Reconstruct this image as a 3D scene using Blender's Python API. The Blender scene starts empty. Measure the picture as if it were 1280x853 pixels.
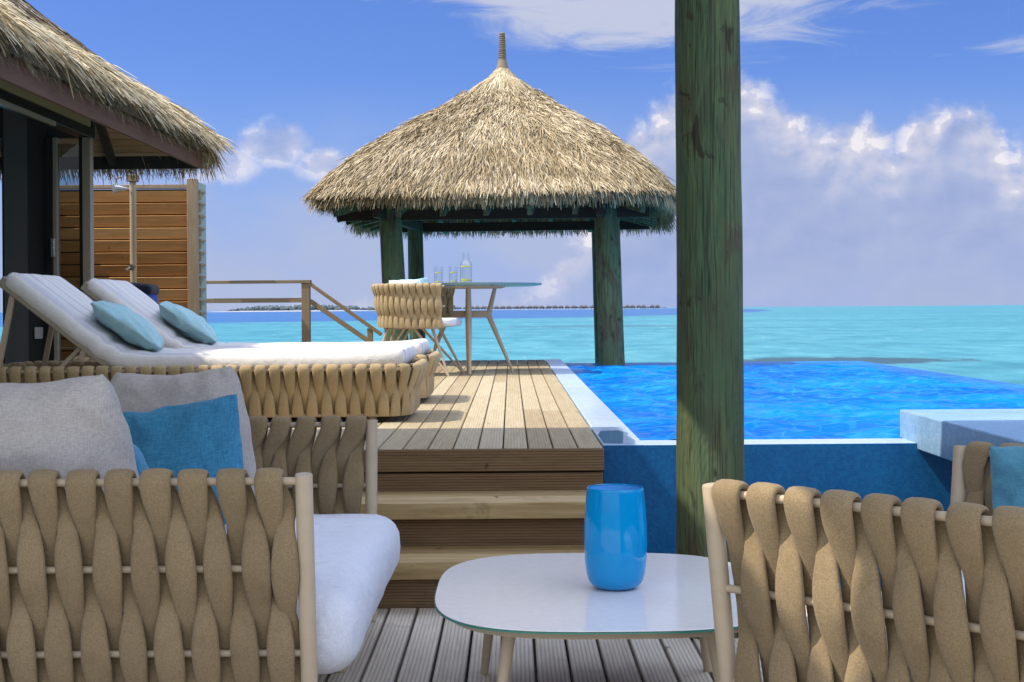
import bpy, bmesh, math, random
import numpy as np
from mathutils import Vector, Matrix, noise as mnoise
random.seed(7); rng = np.random.default_rng(7)
R = math.radians
scene = bpy.context.scene
COL = scene.collection

# ------------------------------------------------------------------ camera
cd = bpy.data.cameras.new("camera"); cam = bpy.data.objects.new("camera", cd); COL.objects.link(cam)
cd.sensor_width = 36.0; cd.lens = 50.0; cd.shift_x = 0.0012; cd.shift_y = -0.0316
cd.clip_start = 0.05; cd.clip_end = 60000
cam.matrix_world = Matrix.Translation((0, 0, 1.05)) @ Matrix.Rotation(R(90), 4, 'X') @ Matrix.Rotation(R(-0.42), 4, 'Z')
scene.camera = cam

# ------------------------------------------------------------------ light, exposure
SUN_EL = R(55.0)
SUN = Vector((-math.cos(SUN_EL), -0.14, math.sin(SUN_EL))).normalized()
sd = bpy.data.lights.new("sun", 'SUN'); sd.energy = 3.0; sd.angle = R(0.53); sd.color = (1.0, 0.91, 0.76)
sun = bpy.data.objects.new("sun", sd); COL.objects.link(sun)
sun.rotation_euler = SUN.to_track_quat('Z', 'Y').to_euler(); sun.location = (-20, 0, 30)
scene.view_settings.view_transform = 'Standard'; scene.view_settings.look = 'None'
scene.view_settings.gamma = 1.0; scene.view_settings.use_curve_mapping = False
scene.view_settings.exposure = 0.82
SKY_STRENGTH = 0.079

# ------------------------------------------------------------------ node helper
class NT:
    def __init__(s, tree): s.t = tree; s.n = tree.nodes; s.l = tree.links
    def node(s, typ, **kw):
        n = s.n.new(typ)
        for k, v in kw.items(): setattr(n, k, v)
        return n
    def put(s, sock, v):
        if v is None: return
        if isinstance(v, bpy.types.NodeSocket): s.l.new(v, sock)
        else:
            if sock.type == 'RGBA' and isinstance(v, (tuple, list)) and len(v) == 3: v = (*v, 1)
            sock.default_value = v
    def m(s, op, a, b=None, c=None, clamp=False):
        n = s.node('ShaderNodeMath', operation=op); n.use_clamp = clamp
        for i, v in enumerate((a, b, c)): s.put(n.inputs[i], v)
        return n.outputs[0]
    def mr(s, v, a, b, c=0.0, d=1.0, smooth=True):
        n = s.node('ShaderNodeMapRange'); n.interpolation_type = 'SMOOTHSTEP' if smooth else 'LINEAR'
        for i, x in enumerate((v, a, b, c, d)): s.put(n.inputs[i], x)
        return n.outputs[0]
    def mix(s, f, a, b, blend='MIX'):
        n = s.node('ShaderNodeMix', data_type='RGBA', blend_type=blend)
        s.put(n.inputs[0], f); s.put(n.inputs[6], a); s.put(n.inputs[7], b)
        return n.outputs[2]
    def xyz(s, x, y, z):
        n = s.node('ShaderNodeCombineXYZ')
        for i, v in enumerate((x, y, z)): s.put(n.inputs[i], v)
        return n.outputs[0]
    def sep(s, v):
        n = s.node('ShaderNodeSeparateXYZ'); s.l.new(v, n.inputs[0]); return n.outputs
    def noise(s, vec, scale, detail=4, rough=0.55, dist=0.0, out=0):
        n = s.node('ShaderNodeTexNoise'); s.put(n.inputs['Vector'], vec)
        n.inputs['Scale'].default_value = scale; n.inputs['Detail'].default_value = detail
        n.inputs['Roughness'].default_value = rough; n.inputs['Distortion'].default_value = dist
        return n.outputs[out]
    def scale(s, vec, sx, sy, sz, loc=(0, 0, 0), rot=(0, 0, 0)):
        n = s.node('ShaderNodeMapping'); s.put(n.inputs['Vector'], vec)
        n.inputs['Scale'].default_value = (sx, sy, sz); n.inputs['Location'].default_value = loc
        n.inputs['Rotation'].default_value = rot
        return n.outputs[0]
    def ramp(s, f, stops, interp='LINEAR'):
        n = s.node('ShaderNodeValToRGB'); s.put(n.inputs[0], f); e = n.color_ramp.elements
        n.color_ramp.interpolation = interp
        while len(e) < len(stops): e.new(0.5)
        for k, (p, c) in enumerate(stops): e[k].position = p; e[k].color = (*c, 1)
        return n.outputs[0]
    def bump(s, h, strength, dist, nrm=None):
        n = s.node('ShaderNodeBump'); n.inputs['Strength'].default_value = strength
        n.inputs['Distance'].default_value = dist; s.put(n.inputs['Height'], h)
        if nrm is not None: s.put(n.inputs['Normal'], nrm)
        return n.outputs[0]
    def obj(s): return s.node('ShaderNodeTexCoord').outputs['Object']
    def attr(s, name): return s.node('ShaderNodeAttribute', attribute_name=name).outputs['Fac']

def newmat(name):
    m = bpy.data.materials.new(name); m.use_nodes = True
    m.node_tree.nodes.clear(); k = NT(m.node_tree)
    o = k.node('ShaderNodeOutputMaterial'); p = k.node('ShaderNodeBsdfPrincipled'); k.l.new(p.outputs[0], o.inputs[0])
    k.out = o; k.p = p
    return m, k
def setp(k, **kw):
    names = dict(color='Base Color', rough='Roughness', metal='Metallic', spec='Specular IOR Level', normal='Normal', coat='Coat Weight',
                 sheen='Sheen Weight', ior='IOR', trans='Transmission Weight', alpha='Alpha', sss='Subsurface Weight', coatr='Coat Roughness')
    for a, v in kw.items(): k.put(k.p.inputs[names[a]], v)

# ------------------------------------------------------------------ world: sky and clouds (placed by azimuth / elevation)
w = bpy.data.worlds.new("World"); scene.world = w; w.use_nodes = True
w.node_tree.nodes.clear(); k = NT(w.node_tree)
wo = k.node('ShaderNodeOutputWorld')
sky = k.node('ShaderNodeTexSky', sky_type='NISHITA'); sky.sun_disc = False
sky.sun_elevation = SUN_EL; sky.sun_rotation = R(-90); sky.air_density = 1.0; sky.dust_density = 0.4; sky.ozone_density = 2.5
d = k.node('ShaderNodeTexCoord').outputs['Generated']
dx, dy, dz = k.sep(d)
az = k.m('ARCTAN2', dx, dy); el = k.m('ARCSINE', dz)
skyc = k.mix(1.0, sky.outputs[0], (0.42, 0.56, 1.0), 'MULTIPLY')
# hazy lavender air near the horizon
hz = k.mr(el, 0.0, 0.17, 0.9, 0.0)
skyc = k.mix(hz, skyc, (2.7, 3.45, 5.9))
uv = k.xyz(az, el, 0.0)
def blob(ca, ce, ra, re, tilt=0.0):
    a = k.m('SUBTRACT', az, ca); e = k.m('SUBTRACT', el, ce)
    e = k.m('SUBTRACT', e, k.m('MULTIPLY', a, tilt))
    q = k.m('ADD', k.m('POWER', k.m('ABSOLUTE', k.m('DIVIDE', a, ra)), 2.0), k.m('POWER', k.m('ABSOLUTE', k.m('DIVIDE', e, re)), 2.0))
    return k.m('EXPONENT', k.m('MULTIPLY', q, -1.0))
def ramp1(f, a, b_, pts):   # piecewise profile along azimuth
    q = k.mr(f, a, b_, smooth=False)
    stops = [((x - a) / (b_ - a), (v / 0.25,) * 3) for x, v in pts]
    return k.m('MULTIPLY', k.node('ShaderNodeRGBToBW').outputs[0] if False else k.sep(k.ramp(q, stops))[0], 0.25)
big = k.noise(k.scale(uv, 1, 1.2, 1, (3.1, 0.7, 0)), 26.0, 12, 0.60, 0.15)
big2 = k.noise(k.scale(uv, 1, 1.2, 1, (3.1, 0.7, 0)), 26.0, 5, 0.52, 0.15)
lit = k.noise(k.scale(uv, 1, 1.2, 1, (3.1 + 0.006, 0.7 - 0.009, 0)), 26.0, 5, 0.52, 0.15)
puf = k.noise(k.scale(uv, 1, 1.3, 1, (7.7, 1.2, 0)), 13.0, 8, 0.58, 0.2)
soft = k.noise(k.scale(uv, 1, 1.6, 1, (9.3, 2.2, 0)), 7.0, 6, 0.55, 0.2)
top1 = ramp1(az, 0.0, 0.34, [(0.0, 0.0), (0.045, 0.055), (0.075, 0.115), (0.105, 0.145), (0.145, 0.168), (0.172, 0.160), (0.198, 0.140), (0.222, 0.122), (0.250, 0.132), (0.264, 0.108), (0.276, 0.132), (0.300, 0.142), (0.322, 0.138), (0.338, 0.106)])
top2 = ramp1(az, 0.338, 1.6, [(0.338, 0.106), (0.37, 0.115), (0.45, 0.15), (0.6, 0.09), (0.8, 0.16), (1.1, 0.12), (1.6, 0.2)])
top = k.m('ADD', k.m('MULTIPLY', top1, k.m('LESS_THAN', az, 0.338)), k.m('MULTIPLY', top2, k.m('GREATER_THAN', az, 0.33799)))
n_e = k.m('MULTIPLY', k.m('SUBTRACT', big, 0.5), 0.070)
dep = k.m('ADD', k.m('SUBTRACT', top, el), n_e)            # angle below the ragged cloud top
ws = [blob(-0.166, 0.116, 0.030, 0.022), blob(-0.200, 0.098, 0.035, 0.016), blob(-0.128, 0.100, 0.025, 0.015), blob(-0.50, 0.10, 0.10, 0.05), blob(-1.0, 0.12, 0.2, 0.07)]
msk = ws[0]
for b in ws[1:]: msk = k.m('MAXIMUM', msk, b)
dep2 = k.m('ADD', k.m('MULTIPLY', k.m('SUBTRACT', msk, 0.5), 0.06), n_e)
# unseen bright cloud added behind the viewer and overhead as fill light
behind = k.m('MAXIMUM', k.mr(dy, 0.1, -0.35), k.mr(el, 0.42, 0.75))
dep3 = k.m('SUBTRACT', k.m('ADD', k.m('SUBTRACT', 1.15, el), k.m('MULTIPLY', k.m('SUBTRACT', soft, 0.45), 0.9)), k.m('MULTIPLY', k.m('SUBTRACT', 1.0, behind), 3.0))
cov = k.m('MAXIMUM', k.m('MAXIMUM', k.mr(dep, -0.006, 0.022), k.m('MULTIPLY', k.mr(dep2, -0.008, 0.030), 0.75)), k.mr(dep3, 0.0, 0.1))
cov = k.m('MULTIPLY', cov, k.mr(el, -0.005, 0.06, 0.35, 0.96))
rel = k.m('MULTIPLY', k.m('SUBTRACT', big2, lit), 4.0)
prox = k.mr(k.m('MAXIMUM', dep, dep2), 0.0, 0.075, 1.0, 0.0)
shade = k.m('ADD', k.m('MULTIPLY', prox, 0.72), k.m('MULTIPLY', rel, k.m('ADD', 0.22, k.m('MULTIPLY', prox, 0.78))))
shade = k.m('ADD', k.m('ADD', shade, 0.14), k.m('MULTIPLY', k.mr(puf, 0.40, 0.80), 0.22))
shade = k.m('ADD', shade, k.m('MULTIPLY', behind, 0.8))
cumc = k.ramp(shade, [(0.0, (0.31, 0.39, 0.64)), (0.40, (0.40, 0.46, 0.68)), (0.9, (0.62, 0.62, 0.74)), (1.15, (0.84, 0.80, 0.84))])
cumc = k.mix(k.m('MULTIPLY', behind, k.mr(dep3, 0.0, 0.1)), cumc, k.mix(k.mr(el, 0.25, 0.8), (0.72, 0.76, 0.86), (1.75, 1.95, 2.4)))
# cirrus veil
cir = k.noise(k.scale(uv, 1.0, 4.5, 1, (1.0, 4.0, 0), (0, 0, 0.10)), 9.0, 8, 0.62, 1.2)
cm = k.m('MAXIMUM', blob(0.11, 0.208, 0.15, 0.034, 0.03), blob(0.02, 0.222, 0.15, 0.022, -0.1))
cm = k.m('MAXIMUM', cm, k.m('MULTIPLY', blob(0.38, 0.17, 0.07, 0.010, 0.05), 0.7))
cirf = k.m('MULTIPLY', k.mr(k.m('ADD', cm, k.m('MULTIPLY', k.m('SUBTRACT', cir, 0.5), 1.6)), 0.28, 0.85), 0.92)
wis = k.m('MULTIPLY', k.mr(soft, 0.34, 0.66), k.mr(el, 0.165, 0.04, 0.0, 0.9))
bsky = k.node('ShaderNodeBackground'); k.put(bsky.inputs[0], skyc); bsky.inputs[1].default_value = SKY_STRENGTH
bc1 = k.node('ShaderNodeBackground'); k.put(bc1.inputs[0], cumc); bc1.inputs[1].default_value = 0.61
bc2 = k.node('ShaderNodeBackground'); bc2.inputs[0].default_value = (0.62, 0.66, 0.82, 1); bc2.inputs[1].default_value = 0.53
bc3 = k.node('ShaderNodeBackground'); bc3.inputs[0].default_value = (0.47, 0.54, 0.765, 1); bc3.inputs[1].default_value = 0.54
def mixs(f, a, b):
    n = k.node('ShaderNodeMixShader'); k.put(n.inputs[0], f); k.l.new(a, n.inputs[1]); k.l.new(b, n.inputs[2]); return n.outputs[0]
s1 = mixs(wis, bsky.outputs[0], bc3.outputs[0]); s2 = mixs(cirf, s1, bc2.outputs[0]); s3 = mixs(cov, s2, bc1.outputs[0])
k.l.new(s3, wo.inputs[0])

# ------------------------------------------------------------------ mesh helpers
class MB:
    def __init__(s): s.v = []; s.f = []; s.r = []; s.hasr = False
    def add(s, vs, fs, r=None):
        o = len(s.v); s.v += [tuple(x) for x in vs]; s.f += [tuple(i + o for i in f) for f in fs]
        s.r += [0.5 if r is None else r] * len(fs)
        if r is not None: s.hasr = True
    def box(s, x0, x1, y0, y1, z0, z1, r=None, M=None):
        vs = [Vector((x, y, z)) for x in (x0, x1) for y in (y0, y1) for z in (z0, z1)]
        if M is not None: vs = [M @ v for v in vs]
        s.add(vs, [(0, 1, 3, 2), (4, 6, 7, 5), (0, 4, 5, 1), (2, 3, 7, 6), (0, 2, 6, 4), (1, 5, 7, 3)], r)
        return s
    def bar(s, a, b, wx, wy, up=(0, 0, 1), r=None):
        a = Vector(a); b = Vector(b); t = (b - a); L = t.length; t.normalize()
        x = t.cross(Vector(up))
        if x.length < 1e-4: x = Vector((1, 0, 0))
        x.normalize(); y = x.cross(t)
        M = Matrix((x, t, y)).transposed().to_4x4(); M.translation = a
        return s.box(-wx / 2, wx / 2, 0, L, -wy / 2, wy / 2, r, M)
    def tube(s, pts, rad, n=12, caps=True, r=None, closed=False):
        pts = [Vector(p) for p in pts]; m = len(pts)
        rads = rad if isinstance(rad, (list, tuple)) else [rad] * m
        vs = []; ref = None
        for i, p in enumerate(pts):
            if closed: t = pts[(i + 1) % m] - pts[i - 1]
            else: t = pts[min(i + 1, m - 1)] - pts[max(i - 1, 0)]
            t.normalize()
            if ref is None:
                ref = t.cross(Vector((0, 0, 1)))
                if ref.length < 1e-3: ref = Vector((1, 0, 0))
            x = (ref - t * ref.dot(t)).normalized(); y = t.cross(x); ref = x
            for j in range(n):
                a = 2 * math.pi * j / n
                vs.append(p + (x * math.cos(a) + y * math.sin(a)) * rads[i])
        fs = []
        for i in range(m if closed else m - 1):
            for j in range(n):
                a = i * n + j; b = i * n + (j + 1) % n; c = ((i + 1) % m) * n + (j + 1) % n; d2 = ((i + 1) % m) * n + j
                fs.append((a, b, c, d2))
        if caps and not closed:
            fs.append(tuple(reversed(range(n)))); fs.append(tuple((m - 1) * n + j for j in range(n)))
        s.add(vs, fs, r); return s
    def lathe(s, prof, n=40, c=(0, 0, 0), r=None):
        vs = []; fs = []; m = len(prof)
        for (rad, z) in prof:
            for j in range(n):
                a = 2 * math.pi * j / n; vs.append((c[0] + rad * math.cos(a), c[1] + rad * math.sin(a), c[2] + z))
        for i in range(m - 1):
            for j in range(n):
                fs.append((i * n + j, i * n + (j + 1) % n, (i + 1) * n + (j + 1) % n, (i + 1) * n + j))
        s.add(vs, fs, r); return s
    def prism(s, outline, z0, z1, r=None):
        n = len(outline); vs = [(x, y, z0) for x, y in outline] + [(x, y, z1) for x, y in outline]
        fs = [tuple(reversed(range(n))), tuple(range(n, 2 * n))] + [(i, (i + 1) % n, n + (i + 1) % n, n + i) for i in range(n)]
        s.add(vs, fs, r); return s
    def build(s, name, mat, parent=None, smooth=None, bevel=0.0, seg=2, merge=False, sub=0, world=False):
        me = bpy.data.meshes.new(name)
        vs = s.v
        if world and parent is not None:
            L = parent.location; vs = [(x - L.x, y - L.y, z - L.z) for x, y, z in vs]
        me.from_pydata(vs, [], s.f)
        if s.hasr:
            at = me.attributes.new("rnd", 'FLOAT', 'FACE'); at.data.foreach_set("value", np.array(s.r, dtype=np.float32))
        me.update()
        if merge:
            b = bmesh.new(); b.from_mesh(me); bmesh.ops.remove_doubles(b, verts=b.verts, dist=1e-5)
            bmesh.ops.recalc_face_normals(b, faces=b.faces); b.to_mesh(me); b.free()
        if smooth is not None:
            for p in me.polygons: p.use_smooth = True
            if smooth < 179: me.set_sharp_from_angle(angle=R(smooth))
        me.materials.append(mat)
        o = bpy.data.objects.new(name, me); COL.objects.link(o)
        if parent is not None: o.parent = parent
        if bevel > 0:
            bv = o.modifiers.new("bevel", 'BEVEL'); bv.width = bevel; bv.segments = seg; bv.limit_method = 'ANGLE'; bv.angle_limit = R(40)
            if smooth is None:
                for p in me.polygons: p.use_smooth = True
                me.set_sharp_from_angle(angle=R(35))
        if sub:
            sb = o.modifiers.new("sub", 'SUBSURF'); sb.levels = sub; sb.render_levels = sub
        return o
def thing(name, label, cat, loc=(0, 0, 0), rz=0.0, group=None):
    o = bpy.data.objects.new(name, None); COL.objects.link(o); o.location = loc; o.rotation_euler = (0, 0, rz)
    o.empty_display_size = 0.2; o['label'] = label; o['category'] = cat
    if group: o['group'] = group
    return o
def tag(o, label, cat, group=None):
    o['label'] = label; o['category'] = cat
    if group: o['group'] = group
    return o
def struct(o): o['kind'] = 'structure'; return o
def kids(o): return [c for c in bpy.data.objects if c.parent == o]
def dup(root, loc, rz, label, group=None):
    r = root.copy(); COL.objects.link(r); r.location = loc; r.rotation_euler = (0, 0, rz); r['label'] = label
    if group: r['group'] = group
    for ch in kids(root):
        c = ch.copy(); COL.objects.link(c); c.parent = r
        for g in kids(ch):
            q = g.copy(); COL.objects.link(q); q.parent = c
    return r

# ------------------------------------------------------------------ materials
def m_wood(name, cols, gap=0.0, groove=0.0, rough=0.75, axis='Y', stain=0.35, board_var=True, gdepth=0.0015, gcol=0.35, stainc=(0.09, 0.075, 0.05)):
    m, k = newmat(name); co = k.obj()
    a = {'Y': (14, 0.9, 14), 'X': (0.9, 14, 14), 'Z': (14, 14, 0.9)}[axis]
    rn = k.attr("rnd") if board_var else 0.5
    off = k.xyz(k.m('MULTIPLY', rn, 37.0), k.m('MULTIPLY', rn, 91.0), 0.0)
    n = k.node('ShaderNodeVectorMath', operation='ADD'); k.l.new(co, n.inputs[0]); k.l.new(off, n.inputs[1]); cv = n.outputs[0]
    g = k.noise(k.scale(cv, *a), 2.2, 8, 0.65, 0.6)
    g2 = k.noise(k.scale(cv, *[x * 3.5 for x in a]), 2.2, 4, 0.6)
    base = k.ramp(k.m('ADD', k.m('MULTIPLY', g, 0.65), k.m('MULTIPLY', rn, 0.40)), [(0.25, cols[0]), (0.50, cols[1]), (0.78, cols[2])])
    base = k.mix(k.mr(g2, 0.45, 0.75, 0.0, 0.30), base, tuple(c * 0.55 for c in cols[1]))
    st = k.noise(cv, 3.3, 6, 0.68, 0.8)
    base = k.mix(k.mr(st, 0.55, 0.78, 0.0, stain), base, stainc)
    kn = k.noise(k.scale(cv, 3.0, 1.3, 3.0), 4.5, 2, 0.4)
    base = k.mix(k.mr(kn, 0.74, 0.80, 0.0, 0.75), base, (0.06, 0.04, 0.025))
    h = k.m('ADD', k.m('MULTIPLY', g2, 0.5), k.m('MULTIPLY', g, 0.5)); nr = k.bump(h, 0.35, 0.003)
    if groove:
        x, y, z = k.sep(co); c = {'Y': x, 'X': z, 'Z': x}[axis]
        s = k.m('SINE', k.m('MULTIPLY', c, 2 * math.pi / groove)); s = k.mr(s, -0.9, 0.1)
        nr = k.bump(s, 0.7, gdepth, nr)
        base = k.mix(k.m('MULTIPLY', k.m('SUBTRACT', 1.0, s), gcol), base, tuple(c * 0.45 for c in cols[0]))
    setp(k, color=base, rough=rough, spec=0.25, normal=nr); return m
M_DECK_UP = m_wood("upper_deck_boards", [(0.33, 0.25, 0.145), (0.43, 0.345, 0.21), (0.52, 0.44, 0.30)], groove=0.0125, stain=0.18, gcol=0.22, gdepth=0.001)
M_DECK_LO = m_wood("lower_deck_boards", [(0.48, 0.42, 0.34), (0.64, 0.57, 0.475), (0.74, 0.68, 0.585)], groove=0.0125, stain=0.38, gcol=0.42, gdepth=0.001, stainc=(0.14, 0.11, 0.07))
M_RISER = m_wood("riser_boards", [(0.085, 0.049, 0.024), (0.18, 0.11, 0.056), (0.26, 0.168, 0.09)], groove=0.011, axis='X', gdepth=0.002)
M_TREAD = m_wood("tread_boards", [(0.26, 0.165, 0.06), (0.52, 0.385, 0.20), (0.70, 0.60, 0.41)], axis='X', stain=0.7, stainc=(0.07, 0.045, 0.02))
M_SLAT = m_wood("screen_slats", [(0.40, 0.19, 0.06), (0.56, 0.29, 0.10), (0.68, 0.40, 0.165)], axis='X', stain=0.15)
M_SCREENPOST = m_wood("screen_post_wood", [(0.26, 0.19, 0.12), (0.36, 0.27, 0.18), (0.44, 0.34, 0.24)], axis='Z', board_var=False, stain=0.2)
M_RAIL = m_wood("rail_wood", [(0.24, 0.18, 0.11), (0.33, 0.25, 0.16), (0.40, 0.31, 0.21)], axis='X', board_var=False, stain=0.15)
M_FASCIA = m_wood("fascia_wood", [(0.13, 0.065, 0.045), (0.19, 0.10, 0.07), (0.25, 0.14, 0.10)], axis='Y', board_var=False, stain=0.2)
M_SOFFIT = m_wood("soffit_boards", [(0.40, 0.28, 0.15), (0.54, 0.40, 0.23), (0.64, 0.49, 0.30)], axis='X', stain=0.15)
M_DARKWOOD = m_wood("dark_beam_wood", [(0.02, 0.017, 0.013), (0.035, 0.028, 0.02), (0.05, 0.04, 0.03)], axis='X', board_var=False, stain=0.1)

def m_post(name, dark=1.0, ca=(0.035, 0.055, 0.025), cb=(0.105, 0.135, 0.058), cc=(0.22, 0.25, 0.11)):
    m, k = newmat(name); co = k.obj()
    g = k.noise(k.scale(co, 26, 26, 1.3), 1.4, 9, 0.72, 1.0)
    g2 = k.noise(k.scale(co, 90, 90, 2.6), 1.6, 4, 0.6, 0.3)
    st = k.noise(k.scale(co, 5, 5, 1.6), 1.2, 6, 0.65, 1.2)
    base = k.ramp(k.m('ADD', k.m('MULTIPLY', g, 0.7), k.m('MULTIPLY', st, 0.3)), [(0.30, tuple(c * dark for c in ca)), (0.52, tuple(c * dark for c in cb)), (0.74, tuple(c * dark for c in cc))])
    base = k.mix(k.mr(st, 0.46, 0.60, 0.0, 0.85), base, (0.085 * dark, 0.066 * dark, 0.032 * dark))
    tq = k.noise(k.scale(co, 3, 3, 0.5, (4, 2, 1)), 1.5, 3, 0.5)
    base = k.mix(k.mr(tq, 0.50, 0.68, 0.0, 0.40), base, (0.03 * dark, 0.11 * dark, 0.065 * dark))
    base = k.mix(k.mr(g2, 0.50, 0.66, 0.0, 0.7), base, (0.018, 0.022, 0.012))
    kn = k.noise(k.scale(co, 7, 7, 3.0, (1, 5, 2)), 1.6, 3, 0.5, 2.0)
    base = k.mix(k.mr(kn, 0.62, 0.70, 0.0, 0.85), base, (0.03, 0.022, 0.012))
    rs = k.noise(k.scale(co, 9, 9, 2.5, (7, 7, 7)), 1.8, 4, 0.6)
    base = k.mix(k.mr(rs, 0.68, 0.80, 0.0, 0.5), base, (0.20, 0.10, 0.03))
    ck = k.noise(k.scale(co, 34, 34, 0.55, (3, 9, 5)), 1.0, 2, 0.4, 0.4)
    crack = k.mr(k.m('ABSOLUTE', k.m('SUBTRACT', ck, 0.47)), 0.0, 0.012, 1.0, 0.0)
    crm = k.m('MULTIPLY', crack, k.mr(k.noise(k.scale(co, 4, 4, 1.1, (2, 2, 8)), 1.0, 2, 0.5), 0.48, 0.6))
    base = k.mix(k.m('MULTIPLY', crm, 0.85), base, (0.012, 0.012, 0.008))
    vk = k.node('ShaderNodeTexVoronoi'); vk.inputs['Scale'].default_value = 1.0; k.l.new(k.scale(co, 5.5, 5.5, 2.1, (0.3, 0.6, 0.2)), vk.inputs['Vector'])
    kd = vk.outputs['Distance']; rings = k.m('SINE', k.m('MULTIPLY', kd, 95.0))
    base = k.mix(k.m('MULTIPLY', k.mr(kd, 0.20, 0.34, 0.55, 0.0), k.mr(rings, -0.2, 0.8)), base, (0.03, 0.026, 0.014))
    base = k.mix(k.mr(kd, 0.09, 0.14, 0.9, 0.0), base, (0.02, 0.014, 0.008))
    nr = k.bump(k.m('SUBTRACT', k.m('ADD', g, k.m('MULTIPLY', g2, 0.7)), k.m('ADD', crm, k.m('MULTIPLY', rings, 0.12))), 0.6, 0.006)
    setp(k, color=base, rough=0.62, spec=0.35, normal=nr); return m
M_POST = m_post("green_treated_timber")
M_GPOST = m_post("painted_green_timber", 1.0, (0.05, 0.075, 0.035), (0.10, 0.17, 0.085), (0.15, 0.25, 0.13))

def m_felt(name, c0, c1):
    m, k = newmat(name); co = k.obj()
    n1 = k.noise(co, 620, 2, 0.6); n2 = k.noise(co, 200, 3, 0.6); n3 = k.noise(co, 9, 4, 0.6)
    base = k.mix(k.mr(k.m('ADD', k.m('MULTIPLY', n1, 0.6), k.m('MULTIPLY', n2, 0.4)), 0.25, 0.75), c0, c1)
    base = k.mix(k.mr(n3, 0.45, 0.75, 0, 0.30), base, tuple(c * 0.6 for c in c0))
    oi = k.node('ShaderNodeObjectInfo').outputs['Random']
    base = k.mix(k.mr(oi, 0.0, 1.0, 0.0, 0.28, smooth=False), base, tuple(c * 0.72 for c in c0))
    nr = k.bump(k.m('ADD', n1, k.m('MULTIPLY', n2, 0.5)), 0.5, 0.0014)
    setp(k, color=base, rough=0.95, spec=0.08, sheen=0.12, normal=nr); return m
M_STRAP = m_felt("taupe_felt_strap", (0.195, 0.140, 0.078), (0.39, 0.293, 0.172))
M_STRAP_L = m_felt("sand_felt_strap", (0.34, 0.245, 0.125), (0.56, 0.43, 0.25))
def m_paint(name, c, rough=0.4, spec=0.4, metal=0.0):
    m, k = newmat(name); co = k.obj(); n = k.noise(co, 30, 4, 0.6)
    b = k.mix(k.mr(n, 0.35, 0.7, 0, 0.25), c, tuple(x * 0.78 for x in c))
    setp(k, color=b, rough=k.mr(n, 0.3, 0.7, rough * 0.85, min(1, rough * 1.2)), spec=spec, metal=metal); return m
M_FRAME = m_paint("linen_powder_coat", (0.50, 0.40, 0.28), 0.42)
M_ALU = m_paint("bronze_aluminium", (0.34, 0.29, 0.21), 0.35)
M_DARK = m_paint("dark_grey_panel", (0.045, 0.047, 0.042), 0.45)
M_BLACK = m_paint("black_frame", (0.012, 0.012, 0.012), 0.4)
M_WHITEP = m_paint("white_plastic", (0.7, 0.7, 0.68), 0.4)
M_STEEL = m_paint("brushed_steel", (0.55, 0.53, 0.50), 0.3, 0.5, 0.9)
def m_cloth(name, c, c2, weave=500, rough=0.9, slub=0.25, fold=0.004):
    m, k = newmat(name); co = k.obj()
    a = k.noise(k.scale(co, 1.0, 0.12, 0.35), weave, 3, 0.7); b = k.noise(k.scale(co, 0.12, 1.0, 0.35), weave, 3, 0.7)
    t = k.m('ADD', k.m('MULTIPLY', a, 0.5), k.m('MULTIPLY', b, 0.5))
    base = k.mix(k.mr(t, 0.38, 0.62), c2, c)
    big = k.noise(co, 6.0, 5, 0.6, 0.6)
    wr = k.noise(k.scale(co, 1, 1, 1), 9.0, 3, 0.5, 1.8)
    base = k.mix(k.mr(big, 0.5, 0.8, 0, slub), base, tuple(x * 0.82 for x in c2))
    nr = k.bump(t, 0.5, 0.0012); nr = k.bump(wr, 0.55, fold, nr)
    setp(k, color=base, rough=rough, spec=0.12, sheen=0.15, normal=nr); return m
M_GREY = m_cloth("grey_linen_cushion", (0.52, 0.485, 0.465), (0.38, 0.35, 0.335), 420, fold=0.010)
M_SEAT = m_cloth("pale_seat_linen", (0.74, 0.77, 0.87), (0.64, 0.67, 0.77), 420, fold=0.02)
M_BLUE = m_cloth("mid_blue_pillow", (0.065, 0.28, 0.46), (0.035, 0.18, 0.33), 300)
M_TEAL = m_cloth("soft_teal_pillow", (0.10, 0.30, 0.40), (0.07, 0.22, 0.32), 420, fold=0.012)
M_AQUA = m_cloth("pale_aqua_pillow", (0.40, 0.63, 0.67), (0.31, 0.53, 0.58), 420, fold=0.014)
M_NAVY = m_cloth("royal_blue_canvas", (0.015, 0.07, 0.36), (0.01, 0.04, 0.25), 300)
M_NAVYD = m_cloth("black_canvas_band", (0.012, 0.016, 0.03), (0.008, 0.01, 0.02), 300)
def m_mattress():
    m, k = newmat("white_dappled_mattress"); co = k.obj(); x, y, z = k.sep(co)
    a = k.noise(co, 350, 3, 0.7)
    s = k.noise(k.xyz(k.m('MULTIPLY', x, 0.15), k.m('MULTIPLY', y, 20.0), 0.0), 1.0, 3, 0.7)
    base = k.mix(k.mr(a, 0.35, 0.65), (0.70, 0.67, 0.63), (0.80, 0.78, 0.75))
    base = k.mix(k.mr(s, 0.48, 0.58, 0.0, 0.6), base, (0.42, 0.42, 0.50))  # dappled shade from the eave straw painted in as streaks
    wr = k.noise(k.scale(co, 14, 3, 14), 1.2, 4, 0.6, 1.0)
    nr = k.bump(a, 0.4, 0.001); nr = k.bump(wr, 0.5, 0.013, nr)
    setp(k, color=base, rough=0.9, spec=0.1, normal=nr); return m
M_MATT = m_mattress()
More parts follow.
